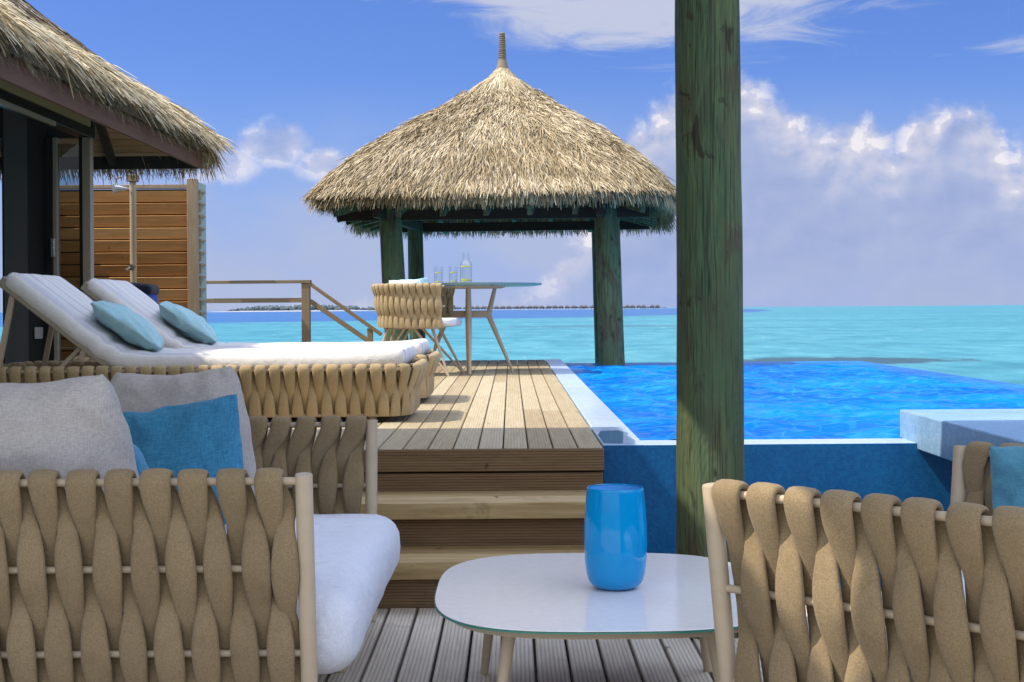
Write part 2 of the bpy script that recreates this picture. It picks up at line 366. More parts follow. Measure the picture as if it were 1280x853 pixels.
def m_mosaic(name, c0, c1, tile=0.011, rough=0.45, wet=0.0):
    m, k = newmat(name); co = k.obj()
    v = k.node('ShaderNodeTexVoronoi'); v.inputs['Scale'].default_value = 1 / tile; v.inputs['Randomness'].default_value = 0.35; k.l.new(co, v.inputs['Vector'])
    sepc = k.node('ShaderNodeSeparateColor'); k.l.new(v.outputs['Color'], sepc.inputs[0])
    n = k.noise(co, 2.2, 6, 0.65, 0.5)
    f = k.m('ADD', k.m('MULTIPLY', sepc.outputs[0], 0.22), k.m('MULTIPLY', n, 0.72))
    base = k.mix(k.mr(f, 0.2, 0.8), c0, c1)
    st = k.noise(k.scale(co, 3, 3, 0.7), 2.5, 5, 0.7, 0.4)
    base = k.mix(k.mr(st, 0.5, 0.8, 0, 0.35), base, tuple(x * 0.7 for x in c0))
    nr = k.bump(v.outputs['Distance'], 0.3, 0.002)
    setp(k, color=base, rough=rough, spec=0.35, normal=nr); return m
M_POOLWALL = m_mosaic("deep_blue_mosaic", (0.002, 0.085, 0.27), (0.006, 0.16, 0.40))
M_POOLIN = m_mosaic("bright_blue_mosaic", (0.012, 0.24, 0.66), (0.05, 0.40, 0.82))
M_COPING = m_mosaic("pale_mosaic_coping", (0.42, 0.53, 0.69), (0.58, 0.67, 0.80), rough=0.22)
M_LEDGE = m_mosaic("pale_blue_mosaic_block", (0.17, 0.32, 0.48), (0.33, 0.49, 0.65), rough=0.4)
def m_straw(name, stops, scale=1.0):
    m, k = newmat(name); a = k.attr("rnd"); co = k.obj()
    n = k.noise(co, 1.6, 4, 0.6)
    c = k.ramp(k.m('ADD', k.m('MULTIPLY', a, 0.8), k.m('MULTIPLY', n, 0.2)), stops)
    setp(k, color=c, rough=0.8, spec=0.2); return m
M_STRAW = m_straw("pale_straw", [(0.05, (0.10, 0.07, 0.035)), (0.25, (0.30, 0.225, 0.125)), (0.55, (0.52, 0.42, 0.265)), (0.88, (0.68, 0.59, 0.43))])
M_STRAWD = m_straw("weathered_straw", [(0.05, (0.07, 0.05, 0.035)), (0.35, (0.20, 0.15, 0.105)), (0.65, (0.34, 0.27, 0.20)), (0.92, (0.52, 0.44, 0.35))])
M_STRAWF = m_straw("sunlit_fringe_straw", [(0.05, (0.16, 0.11, 0.05)), (0.25, (0.45, 0.33, 0.17)), (0.6, (0.64, 0.53, 0.34)), (0.9, (0.78, 0.70, 0.53))])  # tones lightened to stand for sun caught by the loose straw
def m_under(): 
    m, k = newmat("thatch_bed"); n = k.noise(k.obj(), 60, 4, 0.7)
    setp(k, color=k.mix(n, (0.05, 0.035, 0.02), (0.22, 0.16, 0.10)), rough=0.95); return m
M_BED = m_under()
def m_glass(name, tint=(0.97, 0.99, 1.0), refl=1.0, rough=0.0):
    m, k = newmat(name); k.n.remove(k.p)
    t = k.node('ShaderNodeBsdfTransparent'); t.inputs[0].default_value = (*tint, 1)
    g = k.node('ShaderNodeBsdfGlossy'); g.inputs['Roughness'].default_value = rough
    f = k.node('ShaderNodeLayerWeight'); f.inputs[0].default_value = 0.5
    fc = k.m('ADD', 0.03, k.m('MULTIPLY', k.m('POWER', f.outputs['Facing'], 4.0), 0.55))
    x = k.node('ShaderNodeMixShader'); k.put(x.inputs[0], k.m('MULTIPLY', fc, refl, clamp=True))
    k.l.new(t.outputs[0], x.inputs[1]); k.l.new(g.outputs[0], x.inputs[2]); k.l.new(x.outputs[0], k.out.inputs[0]); return m
M_GLASS = m_glass("clear_drinking_glass", (0.985, 0.99, 0.995), 1.3)
M_PANE = m_glass("door_pane", (0.62, 0.66, 0.66), 1.0)
M_DRINK = m_glass("pale_lemon_water", (0.96, 0.985, 0.97), 0.6)
def simple(name, c, rough=0.5, **kw):
    m, k = newmat(name); n = k.noise(k.obj(), 40, 3, 0.6)
    setp(k, color=k.mix(k.mr(n, 0.3, 0.7, 0, 0.3), c, tuple(x * 0.8 for x in c)), rough=rough, **kw); return m
M_LEMON = simple("lemon_slice", (0.80, 0.68, 0.06), 0.5)
M_TABLE = simple("white_ceramic_top", (0.83, 0.82, 0.84), 0.14, spec=0.5)
M_EDGE = simple("green_glass_edge", (0.03, 0.22, 0.17), 0.15, spec=0.6)
M_TEALTOP = simple("teal_grey_table_top", (0.20, 0.33, 0.34), 0.25, spec=0.5)
M_VASE = simple("blue_opal_glass", (0.0, 0.29, 0.66), 0.05, spec=0.4)
M_VASEIN = simple("blue_glass_inner", (0.12, 0.46, 0.92), 0.2)
M_SAND = simple("far_sand", (0.40, 0.38, 0.36), 0.9)
M_FARTREE = simple("hazy_far_foliage", (0.10, 0.14, 0.155), 0.9)  # bluish distance haze mixed into the leaf colour
M_FARROOF = simple("far_thatch", (0.11, 0.10, 0.11), 0.9)
M_FARWALL = simple("far_timber", (0.17, 0.145, 0.14), 0.9)
M_GREYWALL = simple("grey_green_wall", (0.12, 0.13, 0.12), 0.6)
M_OLIVE = simple("olive_paint", (0.30, 0.29, 0.13), 0.6)
M_FLOORIN = simple("dark_brown_floor", (0.09, 0.05, 0.03), 0.35)

# sea
def m_sea():
    m, k = newmat("lagoon"); co = k.obj(); x, y, z = k.sep(co)
    st = k.noise(k.scale(co, 0.012, 0.05, 1), 1.0, 6, 0.6, 0.5)
    st2 = k.noise(k.scale(co, 0.45, 0.16, 1), 1.0, 7, 0.7, 0.4)
    base = k.ramp(k.m('ADD', k.m('MULTIPLY', st, 0.4), k.m('MULTIPLY', st2, 0.6)), [(0.40, (0.036, 0.205, 0.255)), (0.50, (0.062, 0.275, 0.325)), (0.60, (0.105, 0.36, 0.395))])
    # deep water beyond the reef edge
    yb = k.m('ADD', k.m('ADD', 320.0, k.m('MULTIPLY', x, 1.35)), k.m('MULTIPLY', k.m('POWER', k.m('MAXIMUM', x, 0.0), 2.0), 0.013))
    yb = k.m('ADD', yb, k.m('MULTIPLY', k.m('SUBTRACT', st, 0.5), 80.0))
    deep = k.mr(k.m('SUBTRACT', y, yb), -12.0, 30.0)
    n3 = k.noise(k.scale(co, 0.01, 0.02, 1), 1.0, 5, 0.6)
    base = k.mix(deep, base, k.mix(n3, (0.025, 0.10, 0.28), (0.06, 0.17, 0.37)))
    def patch(cx, cy, rx, ry, amt, c):
        nonlocal base
        q = k.m('ADD', k.m('POWER', k.m('DIVIDE', k.m('SUBTRACT', x, cx), rx), 2.0), k.m('POWER', k.m('DIVIDE', k.m('SUBTRACT', y, cy), ry), 2.0))
        q = k.m('ADD', q, k.m('MULTIPLY', k.m('SUBTRACT', st2, 0.5), 2.2))
        base = k.mix(k.mr(q, 1.1, 0.45, 0.0, amt), base, c)
    patch(13.9, 59, 5.5, 4.2, 0.97, (0.035, 0.085, 0.095)); patch(11, 176, 13, 14, 0.75, (0.06, 0.17, 0.22)); patch(30, 62, 4, 2.0, 0.3, (0.07, 0.2, 0.22))
    wc = k.noise(k.scale(co, 0.9, 0.28, 1), 0.8, 5, 0.72, 0.3)
    base = k.mix(k.mr(wc, 0.655, 0.70, 0.0, 0.8), base, (0.72, 0.80, 0.82))
    r1 = k.noise(k.scale(co, 0.7, 1.6, 1), 1.0, 6, 0.62, 0.5)
    nr = k.bump(r1, 0.55, 0.35)
    setp(k, color=base, rough=0.28, spec=0.16, ior=1.33, normal=nr); return m
M_SEA = m_sea()
def m_poolwater():
    m, k = newmat("pool_water"); co = k.obj()
    r1 = k.noise(k.scale(co, 7.0, 12.0, 1), 1.0, 5, 0.6, 0.6); nr = k.bump(r1, 0.5, 0.02)
    big = k.noise(k.scale(co, 0.8, 1.4, 1), 1.0, 4, 0.6, 0.4)
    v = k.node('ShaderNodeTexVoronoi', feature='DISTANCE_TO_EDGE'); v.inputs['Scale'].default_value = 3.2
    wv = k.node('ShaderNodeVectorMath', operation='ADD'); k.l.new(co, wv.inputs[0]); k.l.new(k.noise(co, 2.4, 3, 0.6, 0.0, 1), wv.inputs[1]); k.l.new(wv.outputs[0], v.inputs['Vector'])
    caustic_net = k.mr(v.outputs['Distance'], 0.0, 0.10, 1.0, 0.0)   # caustic light lines painted into the water colour
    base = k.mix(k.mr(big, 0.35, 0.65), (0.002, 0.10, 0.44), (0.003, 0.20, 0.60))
    base = k.mix(k.m('MULTIPLY', caustic_net, 0.2), base, (0.04, 0.42, 0.85))
    k.n.remove(k.p)
    df = k.node('ShaderNodeBsdfDiffuse'); k.put(df.inputs[0], base); k.put(df.inputs['Normal'], nr)
    g = k.node('ShaderNodeBsdfGlossy'); g.inputs['Roughness'].default_value = 0.04; k.put(g.inputs['Normal'], nr)
    f = k.node('ShaderNodeFresnel'); f.inputs[0].default_value = 1.33; k.put(f.inputs['Normal'], nr)
    x = k.node('ShaderNodeMixShader'); k.put(x.inputs[0], k.m('MULTIPLY', f.outputs[0], 0.52))
    k.l.new(df.outputs[0], x.inputs[1]); k.l.new(g.outputs[0], x.inputs[2]); k.l.new(x.outputs[0], k.out.inputs[0]); return m
M_PWATER = m_poolwater()

# ------------------------------------------------------------------ setting: sea
ZU = 0.495          # upper deck level (lower deck is 0)
SEA = -1.2
b = MB(); n = 64
ring = [0.0, 60, 300, 1500, 8000, 40000]; vs = [(0, 0, SEA)]; fs = []
for r_ in ring[1:]:
    for j in range(n): a = 2 * math.pi * j / n; vs.append((r_ * math.cos(a), r_ * math.sin(a), SEA))
for j in range(n): fs.append((0, 1 + j, 1 + (j + 1) % n))
for i in range(len(ring) - 2):
    for j in range(n): fs.append((1 + i * n + j, 1 + (i + 1) * n + j, 1 + (i + 1) * n + (j + 1) % n, 1 + i * n + (j + 1) % n))
b.add(vs, fs); struct(b.build("sea", M_SEA))

# ------------------------------------------------------------------ decks
def deck(name, x0, x1, y0, y1, z, mat, pitch=0.1, gap=0.006, th=0.03, phase=0.0):
    b = MB(); x = x0
    i = 0
    while x < x1 - 0.02:
        xe = min(x + pitch - gap, x1)
        # boards butt at staggered joints
        cuts = [y0]; y = y0 + random.uniform(1.5, 4.2)
        while y < y1 - 0.8: cuts.append(y); y += random.uniform(3.0, 4.5)
        cuts.append(y1)
        for a, c in zip(cuts, cuts[1:]):
            dzr = random.uniform(-0.0012, 0.0012)
            b.box(x, xe, a + (0.0015 if a > y0 else 0), c - (0.0015 if c < y1 else 0), z - th, z + dzr, r=random.random())
        x += pitch
    return struct(b.build(name, mat, bevel=0.002, seg=1))
deck("lower_deck", -4.03, 3.5, -2.0, 5.0, 0.0, M_DECK_LO, gap=0.009)
deck("upper_deck", -3.232, 0.368, 5.655, 15.4, ZU, M_DECK_UP)
b = MB(); b.box(-9.0, -3.24, 2.6, 15.4, ZU - 0.12, ZU - 0.004); struct(b.build("villa_terrace", M_FLOORIN))
b = MB(); b.box(-4.2, 3.6, -2.0, 5.0, -0.16, -0.05); b.box(-4.2, 0.36, 5.72, 15.3, ZU - 0.2, ZU - 0.05)
struct(b.build("deck_underframe", M_BLACK))

# steps between the decks
st = thing("wooden_steps", "brown grooved timber steps leading up from lower deck to sunny upper deck", "steps", (-1.8, 5.3, 0))
r3 = 0.165
def steps_part(nm, boxes, mat, bev=0.004):
    b = MB()
    for bx_ in boxes: b.box(*bx_, r=random.random())
    return b.build(nm, mat, st, bevel=bev, world=True)
X0, X1 = -4.0, 0.362
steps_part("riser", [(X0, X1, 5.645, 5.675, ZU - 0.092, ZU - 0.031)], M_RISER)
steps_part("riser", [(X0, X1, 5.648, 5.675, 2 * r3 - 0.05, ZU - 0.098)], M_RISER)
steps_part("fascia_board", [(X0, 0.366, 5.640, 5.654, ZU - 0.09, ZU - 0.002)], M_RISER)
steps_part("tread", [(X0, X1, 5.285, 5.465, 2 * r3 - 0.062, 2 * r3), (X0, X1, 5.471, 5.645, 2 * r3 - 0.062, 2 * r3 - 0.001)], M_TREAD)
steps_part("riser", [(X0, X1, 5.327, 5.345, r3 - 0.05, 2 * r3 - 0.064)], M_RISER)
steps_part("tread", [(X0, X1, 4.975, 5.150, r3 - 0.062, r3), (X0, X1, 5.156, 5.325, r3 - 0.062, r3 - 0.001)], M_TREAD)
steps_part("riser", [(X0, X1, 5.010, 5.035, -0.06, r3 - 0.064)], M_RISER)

# ------------------------------------------------------------------ pool
PX0, PX1, PY0, PY1 = 0.372, 3.62, 5.77, 14.6
WZ = ZU - 0.012
pool = thing("infinity_pool", "blue mosaic infinity pool with pale coping beside the upper deck", "pool", (2.0, 10.0, 0))
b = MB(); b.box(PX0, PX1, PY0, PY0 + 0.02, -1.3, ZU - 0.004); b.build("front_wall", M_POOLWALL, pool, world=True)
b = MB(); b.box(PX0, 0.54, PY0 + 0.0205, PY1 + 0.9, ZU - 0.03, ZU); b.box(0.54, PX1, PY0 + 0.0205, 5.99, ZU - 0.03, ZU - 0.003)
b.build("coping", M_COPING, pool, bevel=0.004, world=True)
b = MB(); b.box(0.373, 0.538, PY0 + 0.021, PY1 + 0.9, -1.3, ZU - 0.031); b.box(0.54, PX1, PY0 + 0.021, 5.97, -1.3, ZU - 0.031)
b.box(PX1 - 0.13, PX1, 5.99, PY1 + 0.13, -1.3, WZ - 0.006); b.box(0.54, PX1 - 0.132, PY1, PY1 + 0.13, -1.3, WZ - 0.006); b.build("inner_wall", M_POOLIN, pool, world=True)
b = MB(); b.box(0.538, PX1 - 0.1, 5.97, PY1 + 0.01, -0.62, -0.55); b.build("floor", M_POOLIN, pool, world=True)
b = MB(); b.box(0.9, PX1 + 0.25, PY1 + 0.135, PY1 + 0.5, -1.3, ZU - 0.35); b.build("overflow_trough", M_LEDGE, pool, world=True)
# water: a rippled grid
nx, ny = 170, 420
xs = np.linspace(0.541, PX1 - 0.005, nx); ys = np.linspace(5.985, PY1 + 0.125, ny)
Xg, Yg = np.meshgrid(xs, ys); Zg = np.zeros_like(Xg)
for i in range(46):
    a = rng.normal(1.45, 0.75); L = rng.uniform(0.08, 0.45); kk = 2 * math.pi / L; ph = rng.uniform(0, 6.28)
    Zg += 0.0030 * (L / 0.5) * np.sin(kk * (Xg * math.cos(a) + Yg * math.sin(a)) + ph + 1.2 * np.sin(0.9 * Xg + 0.7 * Yg + i))
Zg *= 1.15
edge = np.minimum(np.minimum(1, (PY1 - 0.05 - Yg) / 1.2), np.minimum((Xg - 0.54) / 0.25 + 0.25, (PX1 - 0.12 - Xg) / 0.4)); Zg *= np.clip(edge, 0.03, 1)
pv = [(float(x), float(y), float(WZ + z)) for x, y, z in zip(Xg.ravel(), Yg.ravel(), Zg.ravel())]
pf = [(j * nx + i, j * nx + i + 1, (j + 1) * nx + i + 1, (j + 1) * nx + i) for j in range(ny - 1) for i in range(nx - 1)]
b = MB(); b.add(pv, pf); struct(b.build("pool_water", M_PWATER, smooth=180))
M_FILM = m_glass("thin_water_film", (0.55, 0.72, 0.82), 1.0)
ol = [(0.375 + 0.0, 5.80), (0.50, 5.79), (0.515, 5.95), (0.50, 6.15), (0.515, 6.3), (0.48, 6.42), (0.40, 6.40), (0.376, 6.2)]
b = MB(); b.add([(x, y, ZU + 0.0025) for x, y in ol], [tuple(range(len(ol)))]); struct(b.build("puddle", M_FILM))
# raised slab over the pool corner
t = MB(); t.box(1.645, 4.6, 3.9, 6.03, 0.465, 0.610)
tag(t.build("pool_ledge", M_LEDGE, bevel=0.006), "pale blue mosaic slab jutting over the near right corner of pool", "ledge")

# ------------------------------------------------------------------ veranda roof and the big post
vr = thing("veranda_roof", "timber veranda roof over lounge seating that shades the lower deck", "roof", (-0.5, 2, 3.2))  # unseen; outline and slit shaped for the shade and sun patches below
b = MB()
def planks(b, x0, x1, y0, y1, z0, z1, wdt=0.15):
    x = x0
    while x < x1 - 0.01:
        b.box(x, min(x + wdt - 0.003, x1), y0, y1, z0, z1, r=random.random()); x += wdt
planks(b, -3.55, -1.49, 1.7, 6.14, 3.2, 3.28); b.build("roof_panel", M_SOFFIT, vr, world=True)
b = MB(); b.box(-3.55, -1.49, 1.7, 6.14, 3.285, 3.34); b.build("roof_cover", M_BED, vr, world=True)
b = MB(); planks(b, -1.18, 0.80, 1.7, 4.97, 3.2, 3.28); b.build("roof_panel", M_SOFFIT, vr, world=True)
b = MB(); b.box(-1.18, 0.80, 1.7, 4.97, 3.285, 3.34); b.box(-1.49, -1.18, 1.7, 2.3, 3.205, 3.34); b.box(-1.49, -1.18, 4.72, 4.97, 3.205, 3.34); b.build("roof_cover", M_BED, vr, world=True)
b = MB()
for y in (1.9, 4.6): b.box(-3.5, 0.78, y - 0.06, y + 0.06, 3.04, 3.198)
b.build("beam", M_DARKWOOD, vr, world=True)

def log(name, base, top, r0, r1, mat, parent=None, seg=40, n=36, lump=0.004, checks=0):
    a = Vector(base); c = Vector(top); t = (c - a); L = t.length; t.normalize()
    x = t.cross(Vector((0, 1, 0))).normalized(); y = t.cross(x)
    vs = []; fs = []
    for i in range(seg + 1):
        f = i / seg; rr = r0 + (r1 - r0) * f
        for j in range(n):
            an = 2 * math.pi * j / n
            q = mnoise.noise(Vector((math.cos(an) * 1.6, math.sin(an) * 1.6, f * L * 1.3 + base[0] * 7)))
            q2 = mnoise.noise(Vector((math.cos(an) * 5, math.sin(an) * 5, f * L * 4 + 3 + base[0] * 5)))
            rad = rr + lump * q + lump * 0.35 * q2
            vs.append(a + t * (f * L) + (x * math.cos(an) + y * math.sin(an)) * rad)
    for i in range(seg):
        for j in range(n): fs.append((i * n + j, i * n + (j + 1) % n, (i + 1) * n + (j + 1) % n, (i + 1) * n + j))
    fs.append(tuple(range(n - 1, -1, -1))); fs.append(tuple(seg * n + j for j in range(n)))
    b = MB(); b.add([v - a if parent is None else v for v in vs], fs)
    if parent is None:
        o = b.build(name, mat, None, smooth=60, merge=True); o.location = a; return o
    return b.build(name, mat, parent, smooth=60, world=True, merge=True)
p = log("timber_post", (0.643, 4.6, 0.0), (0.640, 4.6, 3.04), 0.112, 0.0985, M_POST, seg=90, n=48, lump=0.006)
tag(p, "thick round green stained timber post rising from lower deck behind coffee table", "post")

# ------------------------------------------------------------------ thatch builder
def blades(name, P, D, Nn, L, W, mat, parent, droop=0.15, lift=0.0, r=None, jit=0.0):
    """P start points, D downhill directions, Nn surface normals: one mesh of thin bent straw strips"""
    m = len(P); D = D / np.linalg.norm(D, axis=1, keepdims=True)
    Nj = Nn + rng.normal(0, 1, Nn.shape) * jit if jit else Nn
    S = np.cross(D, Nj); S /= np.linalg.norm(S, axis=1, keepdims=True)
    L = L.reshape(-1, 1); W = W.reshape(-1, 1)
    mid = P + D * L * 0.5 + Nn * (lift * L)
    tip = P + D * L + Nn * (lift * L * 1.1) + np.array([[0, 0, -1]]) * (droop * L)
    V = np.stack([P - S * W, P + S * W, mid - S * W, mid + S * W, tip - S * W * 0.35, tip + S * W * 0.35], 1).reshape(-1, 3)
    base = (np.arange(m) * 6).reshape(-1, 1)
    F = np.concatenate([base + np.array([[0, 1, 3, 2]]), base + np.array([[2, 3, 5, 4]])], 1).reshape(-1, 4)
    me = bpy.data.meshes.new(name)
    V = V - np.array(parent.location)
    me.from_pydata(V.tolist(), [], F.tolist())
    rr = rng.random(m) if r is None else r
    at = me.attributes.new("rnd", 'FLOAT', 'FACE'); at.data.foreach_set("value", np.repeat(rr, 2).astype(np.float32))
    me.materials.append(mat); me.update()
    o = bpy.data.objects.new(name, me); COL.objects.link(o); o.parent = parent
    return o

# ------------------------------------------------------------------ gazebo
GX, GY, TH = -0.07, 15.2, R(-5.7)
gz = thing("thatched_gazebo", "square thatched gazebo on green posts at the far end of the pool", "gazebo", (GX, GY, 0))
prof = [(3.62, 0.05), (3.52, 0.14), (3.44, 0.26), (3.30, 0.43), (3.18, 0.57), (2.92, 0.98), (2.62, 1.36), (2.38, 1.61), (2.22, 1.75), (2.14, 1.83), (2.0, 1.97)]
pz = np.array([p_[0] for p_ in prof][::-1]); pr = np.array([p_[1] for p_ in prof][::-1])
def gsurf(z, a, off=0.0):
    r_ = np.interp(z, pz, pr) + off; nn = 2.0 + 4.5 * np.clip((3.5 - z) / 1.0, 0, 1)
    c = np.cos(a); s_ = np.sin(a); q = (np.abs(c) ** nn + np.abs(s_) ** nn) ** (-1 / nn)
    x = r_ * q * c; y = r_ * q * s_
    ct, sn = math.cos(TH), math.sin(TH)
    return np.stack([GX + x * ct - y * sn, GY + x * sn + y * ct, z + 0 * x], -1)
b = MB(); n = 96; vs = []; fs = []
zz = [3.60, 3.45, 3.3, 3.18, 2.92, 2.62, 2.38, 2.26, 2.19]
for z in zz:
    for a in np.linspace(0, 2 * math.pi, n, endpoint=False): vs.append(tuple(gsurf(np.array(z), np.array(a), -0.04)))
zi = [2.15, 2.25, 2.6, 2.95]   # underside
for z in zi:
    for a in np.linspace(0, 2 * math.pi, n, endpoint=False): vs.append(tuple(gsurf(np.array(z), np.array(a), -0.20)))
for i in range(len(zz) + len(zi) - 1):
    for j in range(n): fs.append((i * n + j, i * n + (j + 1) % n, (i + 1) * n + (j + 1) % n, (i + 1) * n + j))
b.add(vs, fs); b.build("thatch_bed", M_BED, gz, smooth=180, world=True)
# straw
m = 110000
u = rng.random(m); z = 2.18 + (3.50 - 2.18) * (1 - np.sqrt(1 - u * 0.985)); a = rng.random(m) * 2 * math.pi
P = gsurf(z, a, 0.0); e = 0.02
Dn = gsurf(z - 0.05, a) - P; Ta = gsurf(z, a + 0.01) - P; N = np.cross(Ta, -Dn); N /= np.linalg.norm(N, axis=1, keepdims=True)
cen = np.array([[GX, GY, 2.0]]); flip = np.sign(np.sum(N * (P - cen), 1, keepdims=True)); N *= flip
Dn /= np.linalg.norm(Dn, axis=1, keepdims=True); Ta /= np.linalg.norm(Ta, axis=1, keepdims=True)
D = Dn + Ta * rng.normal(0, 0.27, (m, 1)) + N * rng.normal(0.05, 0.11, (m, 1))
cl = np.array([[mnoise.noise(Vector((a_ * 9, z_ * 5, 1.7))), mnoise.noise(Vector((a_ * 4, z_ * 2.5, 8.1))), mnoise.noise(Vector((a_ * 22, z_ * 9, 3.3)))] for a_, z_ in zip(a, z)])
D = D + Ta * cl[:, :1] * 0.45 + N * cl[:, 2:] * 0.10; P = P + N * (rng.random((m, 1)) * 0.03 + 0.025 * cl[:, :1])
tone = np.clip(0.44 + rng.normal(0, 0.27, m) + 0.30 * cl[:, 1] + 0.18 * cl[:, 2], 0, 1)
blades("thatch", P, D, N, rng.uniform(0.09, 0.24, m) * np.clip((3.75 - z), 0.35, 1) * np.clip((z - 1.70) * 1.4, 0.6, 1), rng.uniform(0.0022, 0.0052, m), M_STRAW, gz, 0.08, 0.03, tone, 0.42)
# eave fringe, hanging
m = 9000; a = rng.random(m) * 2 * math.pi; z = rng.uniform(2.12, 2.20, m); P = gsurf(z, a, -0.03); P += 0
inn = rng.random((m, 1)) * 0.16; ctr = np.array([[GX, GY, 0]]); ou = P - ctr; ou[:, 2] = 0; ou /= np.linalg.norm(ou, axis=1, keepdims=True)
P = P - ou * inn; D = ou * rng.normal(0.25, 0.18, (m, 1)) + np.array([[0, 0, -1.0]]) + rng.normal(0, 0.13, (m, 3))
blades("eave_fringe", P, D, ou, rng.uniform(0.06, 0.15, m) + 0.11 * (P[:, 1] > GY + 0.8), rng.uniform(0.003, 0.007, m), M_STRAW, gz, 0.0, 0.0, rng.random(m) * 0.85)
# top cap straw and finial
m = 2600; z = rng.uniform(3.40, 3.62, m); a = rng.random(m) * 2 * math.pi; P = gsurf(z, a, 0.015); Dn = gsurf(z - 0.05, a) - P; Dn /= np.linalg.norm(Dn, axis=1, keepdims=True)
ou = P - np.array([[GX, GY, 0]]); ou[:, 2] = 0; ou /= np.linalg.norm(ou, axis=1, keepdims=True)
blades("cap_thatch", P, Dn + rng.normal(0, 0.05, (m, 3)), ou, rng.uniform(0.12, 0.25, m), rng.uniform(0.003, 0.006, m), M_STRAW, gz, 0.05, 0.03)
b = MB(); prf = [(0.15, 3.50), (0.10, 3.56), (0.062, 3.63), (0.045, 3.70)]
zf = 3.70
while zf < 3.98:
    r_ = 0.040 - (zf - 3.7) * 0.045; prf += [(r_ + 0.004, zf + 0.008), (r_ + 0.004, zf + 0.016), (r_ - 0.003, zf + 0.022)]; zf += 0.023
prf += [(0.0, zf + 0.004)]
for p0, p1 in zip(prf, prf[1:]): b.lathe([p0, p1], 20, (GX, GY, 0), r=random.uniform(0.20, 0.55))
b.build("finial", M_STRAWD, gz, smooth=60, world=True, merge=False)
# posts and timber ring
posts = [((-1.045, 14.2, -1.3), (-1.20, 14.2, 2.06), 0.125), ((1.035, 14.05, -1.3), (0.955, 14.05, 2.06), 0.137),
         ((-1.04, 16.3, -1.3), (-1.09, 16.3, 2.06), 0.098), ((1.10, 16.3, -1.3), (1.03, 16.3, 2.06), 0.11)]
for bs, tp, rr in posts: log("post", bs, tp, rr, rr * 0.90, M_GPOST, gz, seg=30, n=28)
def brg(x, y, z): ct, sn = math.cos(TH), math.sin(TH); return (GX + x * ct - y * sn, GY + x * sn + y * ct, z)
b = MB()
for q, r_ in (((-1.55, -1.08), (1.55, -1.08)), ((-1.55, 1.08), (1.55, 1.08)), ((-1.08, -1.55), (-1.08, 1.55)), ((1.08, -1.55), (1.08, 1.55))):
    zc = 1.99 if q[1] == r_[1] else 1.993
    b.bar(brg(*q, zc), brg(*r_, zc), 0.07, 0.10)
b.build("ring_beam", M_DARKWOOD, gz, world=True)
for sx in (-1, 1):
    for sy in (-1, 1):
        b = MB(); b.bar(brg(sx * 1.0, sy * 1.0, 2.20), brg(sx * 1.50, sy * 1.50, 2.00), 0.06, 0.09); b.build("rafter", M_GPOST, gz, world=True)
for f in (-0.85, -0.42, 0.0, 0.42, 0.85):
    for ax in (0, 1):
        for sg in (-1, 1):
            q0 = (f, sg * 0.9) if ax == 0 else (sg * 0.9, f); q1 = (f, sg * 1.62) if ax == 0 else (sg * 1.62, f)
            b = MB(); b.bar(brg(*q0, 2.16), brg(*q1, 1.985), 0.05, 0.09); b.build("rafter", M_GPOST, gz, world=True)

# ------------------------------------------------------------------ villa on the left
EX, EZ = -3.04, 2.45        # fascia line
vi = thing("thatched_villa", "dark framed villa under a weathered thatched roof with brown fascia", "house", (-5.5, 9.0, ZU))
TP = 0.80; RX = -5.6; Y1, Y0 = 14.0, 1.8
def roofz(x, y, off): # top surface height
    return off + TP * max(0, min(EX - x, Y1 - y))
def quad(b, pts, r=None): b.add(pts, [tuple(range(len(pts)))], r)
rz_ = EZ + 0.02 + TP * (EX - RX); ry = Y1 - (EX - RX)
# soffit boards on the underside, front slope and hip end
b = MB(); nb = 34
for i in range(nb):
    f0, f1 = i / nb, (i + 0.94) / nb; d0, d1 = f0 * 2.4, f1 * 2.4
    za, zb = EZ + 0.10 + TP * d0, EZ + 0.10 + TP * d1
    quad(b, [(EX - d0, Y0, za), (EX - d0, Y1 - d0, za), (EX - d1, Y1 - d1, zb), (EX - d1, Y0, zb)], random.random())
    quad(b, [(EX - d0, Y1 - d0, za), (-8.2 + d0, Y1 - d0, za), (-8.2 + d1, Y1 - d1, zb), (EX - d1, Y1 - d1, zb)], random.random())
b.build("soffit", M_SOFFIT, vi, world=True)
for i in range(9):
    b = MB(); y = Y0 + 0.5 + i * 1.4
    q = min(2.3, Y1 - y); b.bar((EX - 0.03, y, EZ + 0.055), (EX - q, y, EZ + 0.055 + TP * (q - 0.03)), 0.06, 0.085); b.build('rafter', M_DARK, vi, world=True)
for x in (-3.9, -4.9, -5.9, -6.9):
    b = MB(); q = min(1.6, EX - x); b.bar((x, Y1 - 0.03, EZ + 0.055), (x, Y1 - q, EZ + 0.055 + TP * (q - 0.03)), 0.06, 0.085); b.build('rafter', M_DARK, vi, world=True)
b = MB(); b.bar((EX - 0.04, Y1 - 0.04, EZ + 0.05), (EX - 2.2, Y1 - 2.2, EZ + 0.05 + TP * 2.16), 0.07, 0.09)
b.build("rafter", M_DARK, vi, world=True)
b = MB(); b.box(EX - 0.025, EX + 0.012, Y0, Y1 + 0.012, EZ, EZ + 0.155); b.build("fascia", M_FASCIA, vi, world=True, bevel=0.003)
b = MB(); b.box(-8.2, EX - 0.026, Y1 - 0.03, Y1 + 0.01, EZ, EZ + 0.152); b.build("fascia", M_DARK, vi, world=True)
